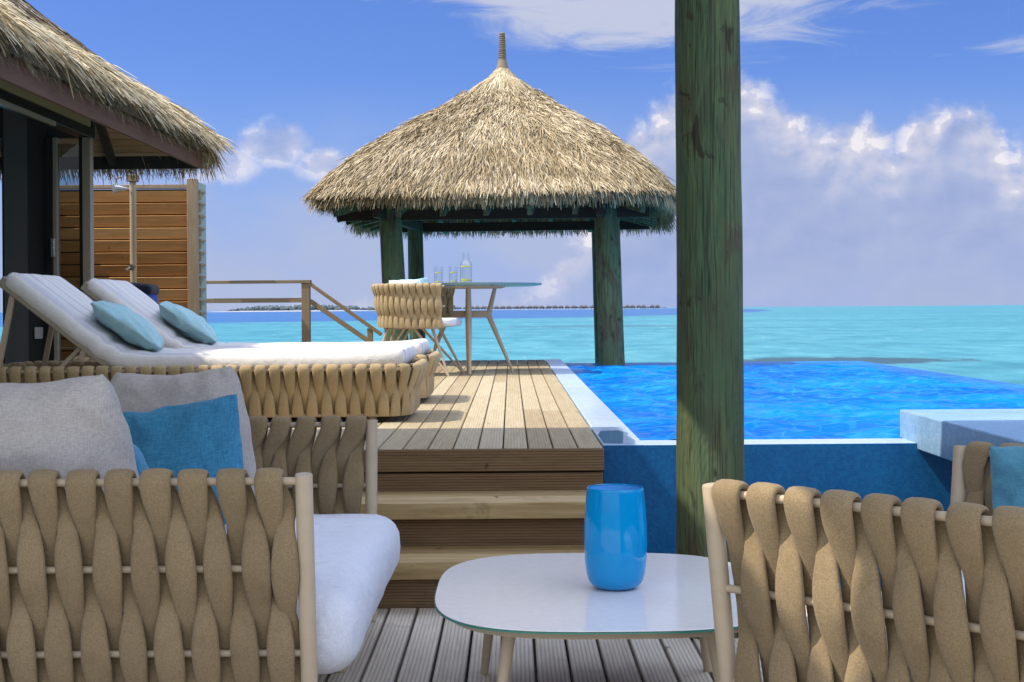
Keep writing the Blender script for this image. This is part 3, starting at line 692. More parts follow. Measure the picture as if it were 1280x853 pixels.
# thatch bed
b = MB(); zt = EZ + 0.26; o2 = 0.06
A_ = (EX + o2, Y0, zt); B_ = (EX + o2, Y1 + o2, zt); C_ = (RX, ry, zt + TP * (EX - RX)); D_ = (RX, Y0, zt + TP * (EX - RX)); E_ = (-8.2, Y1 + o2, zt)
A2 = (EX + o2, Y0, zt - 0.11); B2 = (EX + o2, Y1 + o2, zt - 0.11); E2 = (-8.2, Y1 + o2, zt - 0.11); F_ = (-8.2, Y0, zt); 
quad(b, [A_, B_, C_, D_]); quad(b, [B_, E_, C_]); quad(b, [A2, B2, B_, A_]); quad(b, [B2, E2, E_, B_]); quad(b, [D_, C_, E_, F_])
b.build("thatch_bed", M_BED, vi, world=True)
# straw on the front slope
sl = math.hypot(1, TP); ndir = np.array([[TP / sl, 0, 1 / sl]]); ddir = np.array([[1 / sl, 0, -TP / sl]])
m = 40000; dist = 2.6 * rng.random(m) ** 1.15; y = rng.uniform(Y0 + 1, Y1 + 0.05, m); ok = y < Y1 + 0.05 - dist; dist = dist[ok]; y = y[ok]; m = len(y)
P = np.stack([EX + o2 - dist, y, zt + 0.02 + TP * dist], 1) + ndir * rng.uniform(0.0, 0.025, (m, 1))
D = ddir + np.array([[0, 1, 0]]) * rng.normal(0.03, 0.13, (m, 1)) + ndir * rng.normal(0.0, 0.03, (m, 1))
blades("thatch", P, D, np.repeat(ndir, m, 0), rng.uniform(0.06, 0.22, m), rng.uniform(0.005, 0.012, m), M_STRAWD, vi, 0.02, 0.0, np.clip(rng.normal(0.40, 0.30, m), 0, 1), 0.5)
# hip end straw
nh = np.array([[0, TP / sl, 1 / sl]]); dh = np.array([[0, 1 / sl, -TP / sl]])
m = 9000; dist = 2.4 * rng.random(m) ** 1.2; x = rng.uniform(-8.0, EX + 0.05, m); ok = x < EX + 0.05 - dist; dist = dist[ok]; x = x[ok]; m = len(x)
P = np.stack([x, Y1 + o2 - dist, zt + 0.02 + TP * dist], 1); D = dh + np.array([[1, 0, 0]]) * rng.normal(0, 0.1, (m, 1))
blades("thatch", P, D, np.repeat(nh, m, 0), rng.uniform(0.12, 0.3, m), rng.uniform(0.004, 0.008, m), M_STRAWD, vi, 0.02, 0.02)
# loose bright fringe along the eaves
m = 12000; y = rng.uniform(Y0 + 1, Y1 + 0.10, m); dist = rng.uniform(0.0, 0.30, m)
wav = np.array([mnoise.noise(Vector((q * 1.3, 0, 0))) for q in y]); dist += 0.10 * wav
P = np.stack([EX + o2 - dist, y, zt + 0.03 + TP * dist], 1) + ndir * rng.uniform(0.0, 0.07, (m, 1))
cl = np.array([[mnoise.noise(Vector((q * 2.6, d_ * 6, 4.0))), mnoise.noise(Vector((q * 7, d_ * 6, 9.0)))] for q, d_ in zip(y, dist)])
D = ddir + np.array([[0, 1, 0]]) * (rng.normal(0.08, 0.30, (m, 1)) + 0.6 * cl[:, :1]) + ndir * (rng.normal(0.05, 0.16, (m, 1)) + 0.15 * cl[:, 1:])
blades("eave_fringe", P, D, np.repeat(ndir, m, 0), rng.uniform(0.10, 0.34, m), rng.uniform(0.003, 0.0075, m), M_STRAWF, vi, 0.12, 0.02, np.clip(0.58 + rng.normal(0, 0.28, m) + 0.3 * cl[:, 1], 0, 1), 0.8)
m = 4200; y = rng.uniform(Y0 + 1, Y1 + 0.08, m)
P = np.stack([EX + o2 - rng.uniform(0, 0.08, m), y, zt - rng.uniform(0.0, 0.11, m)], 1)
D = np.array([[0.6, 0.1, -0.8]]) + rng.normal(0, 0.28, (m, 3))
blades("eave_fringe", P, D, np.repeat(ndir, m, 0), rng.uniform(0.03, 0.13, m), rng.uniform(0.003, 0.006, m), M_STRAWF, vi, 0.0, 0.0, rng.random(m) * 0.6)
m = 3200; x = rng.uniform(-7.0, EX + 0.12, m)
P = np.stack([x, Y1 + o2 - rng.uniform(0, 0.1, m), zt - rng.uniform(0.0, 0.12, m)], 1)
D = np.array([[0.1, 0.5, -1.0]]) + rng.normal(0, 0.25, (m, 3))
blades("eave_fringe", P, D, np.repeat(nh, m, 0), rng.uniform(0.10, 0.34, m), rng.uniform(0.003, 0.006, m), M_STRAWF, vi, 0.0, 0.0, rng.random(m) * 0.6)
# walls, header and glazing
WX = -3.62; HZ = 2.55
b = MB(); b.box(WX - 0.10, WX + 0.02, 3.0, 12.32, HZ, HZ + 0.085); b.build("header_beam", M_BLACK, vi, world=True, bevel=0.004)
b = MB(); b.box(WX + 0.022, WX + 0.05, 3.0, 11.2, HZ - 0.035, HZ + 0.0); b.build("door_track", M_ALU, vi, world=True)
b = MB(); b.box(WX - 0.06, WX + 0.03, 3.0, 12.2, HZ + 0.087, HZ + 0.25); b.build("wall_plate", M_OLIVE, vi, world=True)
b = MB(); b.box(-4.36, -4.16, 12.25, 12.32, ZU, HZ + 0.5); b.build("wall", M_GREYWALL, vi, world=True)
b = MB(); b.box(-4.16, -3.99, 12.262, 12.318, ZU, HZ + 0.5); b.build("wall", M_DARK, vi, world=True)
b = MB(); b.box(-4.372, -4.3605, 12.24, 12.33, ZU, HZ); b.build("door_frame", M_BLACK, vi, world=True)
b = MB(); b.box(-3.99, -3.925, 12.20, 12.33, ZU, HZ); b.build("door_frame", M_BLACK, vi, world=True, bevel=0.004)
b = MB(); b.box(-3.925, -3.89, 12.21, 12.29, ZU, HZ); FR = b.build("door_frame", M_ALU, vi, world=True, bevel=0.004)
b = MB(); b.box(-3.70, -3.672, 12.21, 12.29, ZU, HZ); b.build("door_frame", M_BLACK, vi, world=True, bevel=0.004)
b = MB(); b.box(-3.67, -3.60, 12.20, 12.30, ZU, HZ - 0.002); b.build("door_frame", M_ALU, vi, world=True, bevel=0.004)
b = MB(); b.box(-3.889, -3.701, 12.245, 12.252, ZU + 0.06, HZ - 0.05); b.build("door_pane", M_PANE, vi, world=True)
b = MB(); b.box(-3.93, -3.90, 12.16, 12.205, 1.52, 1.68); o = b.build("door_handle", M_STEEL, vi, world=True, bevel=0.004); o.parent = FR
b = MB(); b.box(-8.0, -3.6, 12.30, 12.36, HZ + 0.002, 3.25); b.build("wall", M_DARK, vi, world=True)
b = MB(); b.box(-8.0, -7.9, 2.0, 12.2, ZU, 3.2); b.box(-8.0, WX, 2.0, 2.1, ZU, 3.2); b.build("wall", M_DARK, vi, world=True)
b = MB(); b.box(-4.10, -4.03, 12.24, 12.259, 0.82, 0.92); b.build("power_socket", M_WHITEP, vi, world=True, bevel=0.003)

# ------------------------------------------------------------------ privacy screen, shower, rail
sc = thing("privacy_screen", "tall warm brown slatted timber screen behind the outdoor shower", "screen", (-4.05, 15.0, ZU))
b = MB(); z = ZU + 0.02; zt_ = 2.36; pitch = 0.130
while z < zt_ - 0.05:
    Mx = Matrix.Translation((-4.1, 15.02, z)) @ Matrix.Rotation(R(11), 4, 'X')
    b.box(-0.76, 0.70, -0.010, 0.010, 0.0, pitch - 0.014, r=random.random(), M=Mx)
    Mx = Matrix.Translation((-4.87, 14.62, z)) @ Matrix.Rotation(R(-11), 4, 'Y')
    b.box(-0.010, 0.010, -0.38, 0.39, 0.0, pitch + 0.006, r=random.random(), M=Mx)
    z += pitch
b.build("slat_panel", M_SLAT, sc, world=True, bevel=0.002, seg=1)
b = MB(); b.box(-4.9, -3.4, 15.055, 15.07, ZU, 2.34); b.box(-4.93, -4.915, 14.25, 15.05, ZU, 2.34); b.build('back_board', M_DARKWOOD, sc, world=True)
b = MB(); b.box(-4.9, -3.395, 14.98, 15.06, 2.345, 2.385); b.build("top_rail", M_SCREENPOST, sc, world=True, bevel=0.003)
b = MB(); b.box(-3.395, -3.295, 14.94, 15.05, ZU - 0.5, 2.44); b.build("post", M_SCREENPOST, sc, world=True, bevel=0.003)
M_PALE = simple("pale_green_grey_paint", (0.36, 0.44, 0.42), 0.6)
b = MB(); b.box(-3.36, -3.31, 15.05, 15.48, ZU - 0.5, 2.42); SP = b.build("side_panel", M_PALE, sc, world=True)
b = MB(); z = ZU
while z < 2.38:
    b.box(-3.309, -3.285, 15.10, 15.36, z, z + 0.02); b.box(-3.309, -3.285, 15.11, 15.14, z - 0.085, z); z += pitch
o = b.build("slat_end", M_SCREENPOST, sc, world=True); o.parent = SP

sh = thing("outdoor_shower", "slim pale outdoor shower pole in front of slatted timber screen", "shower", (-3.87, 14.6, ZU))
b = MB(); b.tube([(-3.87, 14.6, ZU), (-3.87, 14.6, 2.38)], 0.034, 14); b.build("pole", M_FRAME, sh, world=True, smooth=40)
b = MB(); b.box(-3.92, -3.82, 14.55, 14.65, 2.382, 2.45); b.build("cap", M_RAIL, sh, world=True, bevel=0.004)
b = MB(); b.tube([(-3.90, 14.56, 2.30), (-3.99, 14.45, 2.31), (-4.0, 14.44, 2.40), (-3.95, 14.48, 2.42)], 0.012, 8); b.tube([(-3.9, 14.5, 2.30), (-4.02, 14.42, 2.295)], [0.015, 0.05], 14); b.build("shower_head", M_STEEL, sh, world=True, smooth=40)
b = MB(); b.tube([(-3.87, 14.56, 1.50), (-3.87, 14.51, 1.50)], 0.032, 12); b.tube([(-3.87, 14.52, 1.50), (-3.92, 14.50, 1.47)], 0.011, 8); b.build("tap", M_STEEL, sh, world=True, smooth=40)

rl = thing("timber_railing", "brown timber railing sloping down towards the sea steps beside the screen", "railing", (-2.6, 15.6, ZU))
b = MB(); b.box(-2.29, -2.20, 15.56, 15.65, -1.2, 1.345); b.build("post", M_RAIL, rl, world=True, bevel=0.003)
b = MB(); b.box(-3.37, -2.19, 15.55, 15.66, 1.346, 1.380); b.build("handrail", M_RAIL, rl, world=True, bevel=0.003)
b = MB(); b.box(-3.37, -2.292, 15.58, 15.63, 1.135, 1.185); b.build("mid_rail", M_RAIL, rl, world=True, bevel=0.003)
b = MB(); b.box(-3.37, -2.292, 15.58, 15.63, 0.595, 0.635); b.build("bottom_rail", M_RAIL, rl, world=True, bevel=0.003)
b = MB(); b.bar((-2.22, 15.605, 1.352), (-1.42, 15.605, 0.775), 0.10, 0.036); b.build("handrail", M_RAIL, rl, world=True, bevel=0.003)
b = MB(); b.bar((-2.20, 15.605, 1.150), (-1.555, 15.605, 0.70), 0.05, 0.05); b.build("mid_rail", M_RAIL, rl, world=True, bevel=0.003)
b = MB(); b.box(-1.575, -1.515, 15.57, 15.64, -1.2, 0.845); b.build("post", M_RAIL, rl, world=True, bevel=0.003)

# ------------------------------------------------------------------ woven strap furniture
class Path:
    def __init__(s, pts, closed=False):
        s.p = [Vector((x, y, 0)) for x, y in pts]; s.closed = closed
        q = s.p + ([s.p[0]] if closed else []); s.c = [0.0]
        for a, b_ in zip(q, q[1:]): s.c.append(s.c[-1] + (b_ - a).length)
        s.q = q; s.L = s.c[-1]
    def at(s, u):
        if s.closed: u = u % s.L
        uu = min(max(u, 0.0), s.L - 1e-6)
        i = int(np.searchsorted(s.c, uu, side='right')) - 1; i = min(max(i, 0), len(s.q) - 2)
        f = (uu - s.c[i]) / (s.c[i + 1] - s.c[i]); p_ = s.q[i].lerp(s.q[i + 1], f)
        def tn(j):
            if s.closed:
                nn = len(s.p); t_ = s.p[(j + 1) % nn] - s.p[(j - 1) % nn]
            else: t_ = s.q[min(j + 1, len(s.q) - 1)] - s.q[max(j - 1, 0)]
            return t_.normalized()
        t_ = tn(i).lerp(tn((i + 1) if not s.closed else (i + 1) % len(s.p)), f).normalized()
        if not s.closed and (u < 0 or u > s.L): p_ = p_ + t_ * (u - uu)
        return p_, t_, Vector((-t_.y, t_.x, 0))
def arc(cx, cy, r, a0, a1, n=10): return [(cx + r * math.cos(R(a0 + (a1 - a0) * i / n)), cy + r * math.sin(R(a0 + (a1 - a0) * i / n))) for i in range(n + 1)]
def dens(pts, step=0.03):
    out = []
    for (x0, y0), (x1, y1) in zip(pts, pts[1:]):
        n_ = max(1, int(math.hypot(x1 - x0, y1 - y0) / step))
        out += [(x0 + (x1 - x0) * i / n_, y0 + (y1 - y0) * i / n_) for i in range(n_)]
    return out + [pts[-1]]
def upath(w_, d_, r_): # from the right arm's front end round the back to the left arm's front end (faces +x)
    return Path(dens([(d_ / 2, -w_ / 2)] + arc(-d_ / 2 + r_, -w_ / 2 + r_, r_, 270, 180) + arc(-d_ / 2 + r_, w_ / 2 - r_, r_, 180, 90) + [(d_ / 2, w_ / 2)]))
def rrect(x0, x1, y0, y1, r_):
    pts = [(x1, y0 + r_), (x1, y1 - r_)][::-1]
    pts = arc(x1 - r_, y0 + r_, r_, 360, 270) + arc(x0 + r_, y0 + r_, r_, 270, 180) + arc(x0 + r_, y1 - r_, r_, 180, 90) + arc(x1 - r_, y1 - r_, r_, 90, 0)
    q = dens(pts + [pts[0]])[:-1]
    return Path(q, True)
def P3(path, u, z, ztop, taper, dd=0.0):
    p_, t_, n_ = path.at(u); return Vector((p_.x, p_.y, z)) + n_ * (dd - taper * (ztop - z)), t_, n_
def strap_mesh(path, u0, ztop, zbot, sp, pitch, w0, th, amp, taper, drift, rs):
    """one padded strap: up the outside, over the top rail, down the inside half a pitch further on"""
    segs = []
    nz = max(10, int((ztop - zbot) / 0.016))
    def du(z): return drift * (ztop - z)
    for i in range(nz + 1):
        z = zbot + (ztop - zbot) * i / nz; c = math.cos(math.pi * (ztop - z) / sp)
        segs.append((u0 + du(z), z, amp * c, 0.0, w0 * (0.64 + 0.36 * abs(c))))
    for i in range(1, 8):
        a_ = math.pi * i / 8; segs.append((u0, ztop, amp * math.cos(a_), amp * math.sin(a_), w0))
    for i in range(nz + 1):
        z = ztop - (ztop - zbot) * i / nz; c = math.cos(math.pi * (ztop - z) / sp)
        q = min(1.0, (ztop - z) / (sp * 0.55)); q = q * q * (3 - 2 * q)
        segs.append((u0 + du(z) - pitch * 0.5 * q, z, -amp * c, 0.0, w0 * (0.64 + 0.36 * abs(c))))
    pts = []; ts = []
    for (u, z, dd, up, w_) in segs:
        if not path.closed: u = max(u, 0.046)
        p_, t_, n_ = P3(path, u, z, ztop, taper, dd); pts.append(p_ + Vector((0, 0, up))); ts.append(t_)
    n = 12; vs = []
    for i, p_ in enumerate(pts):
        tg = (pts[min(i + 1, len(pts) - 1)] - pts[max(i - 1, 0)]).normalized()
        wd = ts[i]; wd = (wd - tg * wd.dot(tg)).normalized(); nd = tg.cross(wd); w_ = segs[i][4]
        jw = 1 + 0.10 * mnoise.noise(Vector((rs * 19, i * 0.16, 1)))
        p_ = p_ + ts[i] * (0.0035 * mnoise.noise(Vector((rs * 23, i * 0.13, 7)))) + Vector((0, 0, 0.0))
        for j in range(n):
            a_ = 2 * math.pi * j / n; ca, sa = math.cos(a_), math.sin(a_)
            ca = math.copysign(abs(ca) ** 0.7, ca); sa = math.copysign(abs(sa) ** 0.8, sa)
            vs.append(p_ + wd * (ca * w_ * 0.5 * jw) + nd * (sa * th * 0.5))
    m_ = len(pts); fs = [(i * n + j, i * n + (j + 1) % n, (i + 1) * n + (j + 1) % n, (i + 1) * n + j) for i in range(m_ - 1) for j in range(n)]
    fs += [tuple(reversed(range(n))), tuple((m_ - 1) * n + j for j in range(n))]
    b = MB(); b.add(vs, fs); return b
def weave(root, path, ztop, zbot, sp, pitch, w0, th, rail_r, taper, drift, rails, mat, u_start=None, u_end=None, rail_mat=None):
    amp = rail_r + th * 0.5 + 0.001
    a0 = pitch * 0.55 if u_start is None else u_start; a1 = (path.L - pitch * 0.55) if u_end is None else u_end
    nst = int(round((a1 - a0) / pitch)); pp = (a1 - a0) / nst
    cnt = nst if path.closed else nst + 1
    for i in range(cnt):
        u0 = a0 + pp * i + random.uniform(-0.03, 0.03) * pp
        bb = strap_mesh(path, u0, ztop, zbot, sp, pp, w0 * random.uniform(0.93, 1.05), th * random.uniform(0.88, 1.12), amp, taper, drift, random.random())
        bb.build("strap", mat, root, smooth=60)
    for (z, rr) in rails:
        us = np.linspace(0, path.L, int(path.L / 0.03)); us = us[:-1] if path.closed else us
        b = MB(); b.tube([P3(path, u, z, ztop, taper)[0] for u in us], rr, 10, closed=path.closed); b.build("rail", rail_mat or M_FRAME, root, smooth=50)

# soft shapes
def softbox(sx, sy, sz, r, nseg=14, bulge=0.02, sag=0.0, wr=0.004, seed=0, fn=None):
    b = MB(); h = (sx / 2, sy / 2, sz / 2)
    def grid(ax, sg):
        o = [i for i in range(3) if i != ax]; na = max(6, int(2 * h[o[0]] / 0.04)); nb_ = max(6, int(2 * h[o[1]] / 0.04))
        na = min(na, 60); nb_ = min(nb_, 60)
        def param(n_, hh):   # finer near the edges
            t_ = np.linspace(-1, 1, n_ + 1); return np.sign(t_) * (1 - (1 - np.abs(t_)) ** 1.35) * hh
        A = param(na, h[o[0]]); B = param(nb_, h[o[1]]); vs = []; fs = []
        for a_ in A:
            for c_ in B:
                q = [0, 0, 0]; q[ax] = sg * h[ax]; q[o[0]] = a_; q[o[1]] = c_; vs.append(q)
        for i in range(na):
            for j in range(nb_):
                f = (i * (nb_ + 1) + j, (i + 1) * (nb_ + 1) + j, (i + 1) * (nb_ + 1) + j + 1, i * (nb_ + 1) + j + 1); fs.append(f)
        b.add(vs, fs)
    for ax in range(3):
        for sg in (-1, 1): grid(ax, sg)
    out = []
    for v in b.v:
        v = Vector(v); inn = Vector([max(-(h[i] - r), min(h[i] - r, v[i])) for i in range(3)]); dd = v - inn
        p_ = inn + (dd.normalized() * r if dd.length > 1e-9 else dd)
        u, q = p_.x / h[0], p_.y / h[1]
        p_.z += bulge * (1 - u * u) * (1 - q * q) * (1 if p_.z > 0 else -0.6)
        nz = mnoise.noise(Vector((p_.x * 7 + seed, p_.y * 7, p_.z * 7)))
        p_ += Vector((0, 0, 1)) * nz * wr + Vector((1, 0, 0)) * mnoise.noise(Vector((p_.x * 8, p_.y * 8 + seed, p_.z * 8 + 5))) * wr
        if fn: p_ = fn(p_)
        out.append(tuple(p_))
    b.v = out; return b
def pillow(w_, h_, t_, seed=0, n=34, pinch=0.07, wr=0.010, sag=0.0, flare=0.0, rnd=0.04):
    b = MB(); vs = []; fs = []
    for side in (1, -1):
        o = len(vs)
        for i in range(n + 1):
            for j in range(n + 1):
                u = math.sin((i / n - 0.5) * math.pi); v = math.sin((j / n - 0.5) * math.pi)
                x = w_ / 2 * u * (1 - pinch * (1 - v * v)); y = h_ / 2 * v * (1 - pinch * (1 - u * u))
                cr = 1 - rnd * (u * v) ** 2 * (abs(u * v) ** 1.0); x *= cr; y *= cr
                x *= 1 - flare * (v + 1) * 0.5
                y -= sag * (1 - u * u) * max(0, v)
                T = max(0.0, (1 - abs(u) ** 2.2) * (1 - abs(v) ** 2.2)) ** 0.55
                z = side * t_ / 2 * T
                q = mnoise.noise(Vector((u * 2.0 + seed, v * 2.0 + side, seed * 3))) + 0.5 * mnoise.noise(Vector((u * 5 + seed, v * 5, seed)))
                edge = 1 - min(1, T * 0.9)
                rip = math.sin((u + v * 0.6) * 17 + 5 * q) * 0.55 * edge
                z += wr * (q + rip) * min(1, T * 3)
                x += 0.006 * mnoise.noise(Vector((u * 3, v * 3, seed + 8))); y += 0.008 * mnoise.noise(Vector((u * 3 + 5, v * 3, seed + 8)))
                vs.append((x, y, z))
        for i in range(n):
            for j in range(n):
                f = (o + i * (n + 1) + j, o + (i + 1) * (n + 1) + j, o + (i + 1) * (n + 1) + j + 1, o + i * (n + 1) + j + 1)
                fs.append(f if side > 0 else tuple(reversed(f)))
    b.add(vs, fs); return b
def place_pillow(name, mat, c, xdir, up, size, label, cat, seed, group=None, **kw):
    """xdir: direction of its width, up: direction of its height"""
    x = Vector(xdir).normalized(); y = Vector(up); y = (y - x * y.dot(x)).normalized(); z = x.cross(y)
    b = pillow(*size, seed=seed, **kw); o = b.build(name, mat, None, smooth=180, merge=True)
    M = Matrix((x, y, z)).transposed().to_4x4(); M.translation = Vector(c); o.matrix_world = M
    return tag(o, label, cat, group)

def lounge(name, label, cat, loc, rz, w_, d_, mid_leg=False, group=None, cushion_over=0.11, seed=1, us=0.080):
    root = thing(name, label, cat, loc, rz, group); zt_ = 0.656; tp = 0.13
    path = upath(w_, d_, 0.20)
    weave(root, path, zt_, 0.150, 0.206, 0.087, 0.069, 0.021, 0.0095, tp, -0.045, [(zt_, 0.0095), (0.45, 0.0085), (0.247, 0.0085), (0.145, 0.010)], M_STRAP,
          u_start=us, u_end=path.L - 0.050)
    for u in (0.0, path.L):
        a_ = P3(path, u, 0.672, zt_, tp)[0]; c_ = P3(path, u, 0.0, zt_, tp)[0]
        b = MB(); b.tube([c_, a_ - (a_ - c_).normalized() * 0.003, a_], [0.020, 0.0205, 0.019], 20); b.build("leg", M_FRAME, root, smooth=40)
    for u in (d_ + 0.0, path.L - d_ - 0.0):
        a_ = P3(path, u, 0.15, zt_, tp)[0]; c_ = P3(path, u, 0.0, zt_, tp)[0]
        b = MB(); b.tube([c_, a_], 0.02, 16); b.build("leg", M_FRAME, root, smooth=40)
    if mid_leg:
        b = MB(); b.tube([(d_ / 2 - 0.02, 0.05, 0), (d_ / 2 - 0.05, 0.05, 0.16)], [0.016, 0.02], 14); b.build("leg", M_FRAME, root, smooth=40)
    ins = tp * 0.48
    b = MB(); b.box(-d_ / 2 + 0.1, d_ / 2 - 0.01, -w_ / 2 + ins + 0.03, w_ / 2 - ins - 0.03, 0.13, 0.165); b.build("seat_base", M_FRAME, root, bevel=0.006)
    ww = w_ - 2 * 0.098; dd = d_ + cushion_over - 0.08
    b = softbox(dd, ww, 0.205, 0.085, bulge=0.022, seed=seed); b.v = [(x - d_ / 2 + 0.08 + dd / 2, y, z + 0.270) for x, y, z in b.v]
    b.build("seat_cushion", M_SEAT, root, smooth=180, merge=True)
    return root
lounge("lounge_sofa", "two seat sofa of woven taupe straps at the left with pale seat cushion", "sofa", (-0.93, 4.08, 0), 0, 1.60, 0.90, True, "woven strap lounge seats", seed=1)
f_ = Vector((-0.715, 0.70, 0)).normalized(); fm = Vector((0.426 + 0.70 * 0.56, 3.03 + 0.715 * 0.56, 0)); cc = fm - f_ * 0.45
lounge("lounge_armchair", "wide armchair of woven sand straps in the right corner, back to the camera", "armchair", (cc.x, cc.y, 0), math.atan2(f_.y, f_.x), 1.12, 0.90, False, "woven strap lounge seats", cushion_over=-0.02, seed=2, us=0.055)

# sofa cushions
place_pillow("back_cushion", M_GREY, (-1.19, 3.53, 0.655), (1, -0.10, 0.0), (-0.05, -0.12, 1), (0.64, 0.56, 0.27), "big grey cushion at the near end of sofa, against its front arm", "cushion", 1.3, "grey sofa cushions", pinch=0.02, wr=0.014, sag=0.055, flare=0.30, rnd=0.13)
place_pillow("back_cushion", M_GREY, (-1.09, 4.58, 0.625), (1, -0.15, 0.05), (-0.04, 0.16, 1), (0.62, 0.55, 0.24), "grey cushion at the far end of sofa, behind the mid blue pillow", "cushion", 4.1, "grey sofa cushions", pinch=0.02, wr=0.014, sag=0.05, flare=0.28, rnd=0.13)
place_pillow("scatter_pillow", M_BLUE, (-1.00, 4.33, 0.575), (1, -0.10, 0.17), (-0.17, 0.22, 1), (0.40, 0.41, 0.13), "mid blue square pillow leaning on the far grey sofa cushion", "pillow", 2.2)
place_pillow("scatter_pillow", M_BLUE, (-1.005, 3.86, 0.515), (0.35, -1, 0.0), (-0.24, 0.0, 1), (0.34, 0.38, 0.10), "narrow edge of a second blue pillow tucked behind the near grey cushion", "pillow", 6.4)
place_pillow("scatter_pillow", M_TEAL, (1.375, 3.48, 0.525), (1, -0.45, 0.06), (0.10, 0.18, 1), (0.40, 0.38, 0.14), "soft teal pillow on the right hand armchair at frame edge", "pillow", 3.7, wr=0.018)

# ------------------------------------------------------------------ coffee table and vase
ct = thing("coffee_table", "low white coffee table with rounded square top and green glass edge", "coffee table", (0.238, 3.83, 0))
def sup(a_, b_, n_, m_=96): return [(math.copysign(abs(math.cos(t_)) ** (2 / n_), math.cos(t_)) * a_, math.copysign(abs(math.sin(t_)) ** (2 / n_), math.sin(t_)) * b_) for t_ in [2 * math.pi * i / m_ for i in range(m_)]]
TZ = 0.300
b = MB(); b.prism(sup(0.442, 0.528, 3.2), TZ - 0.003, TZ); b.build("tabletop", M_TABLE, ct, bevel=0.001, seg=1)
b = MB(); b.prism(sup(0.444, 0.530, 3.2), TZ - 0.0075, TZ - 0.0035); b.build("glass_edge", M_EDGE, ct)
b = MB(); b.prism(sup(0.416, 0.500, 3.2), TZ - 0.026, TZ - 0.008); b.build("top_frame", M_FRAME, ct)
for sx in (-1, 1):
    for sy in (-1, 1):
        b = MB(); b.tube([(sx * (0.322 if sy > 0 else 0.285), 0.27 if sy > 0 else -0.40, 0), (sx * (0.29 if sy > 0 else 0.245), 0.235 if sy > 0 else -0.36, TZ - 0.026)], [0.012, 0.017], 14); b.build("leg", M_FRAME, ct, smooth=40)
va = thing("glass_vase", "glossy bright blue glass vase standing on the white coffee table", "vase", (0.276, 3.81, TZ))
prf = [(0.0, 0.0), (0.038, 0.0), (0.052, 0.003), (0.066, 0.012), (0.074, 0.024), (0.079, 0.045), (0.083, 0.08), (0.0845, 0.12), (0.084, 0.17), (0.080, 0.225), (0.0765, 0.262), (0.0758, 0.268), (0.0742, 0.270), (0.0725, 0.2675)]
b = MB(); b.lathe(prf, 72); b.build("body", M_VASE, va, smooth=50)
b = MB(); b.lathe([(0.0722, 0.2665), (0.075, 0.225), (0.078, 0.12), (0.068, 0.04), (0.0, 0.025)], 72); b.build("inner_wall", M_VASEIN, va, smooth=60)

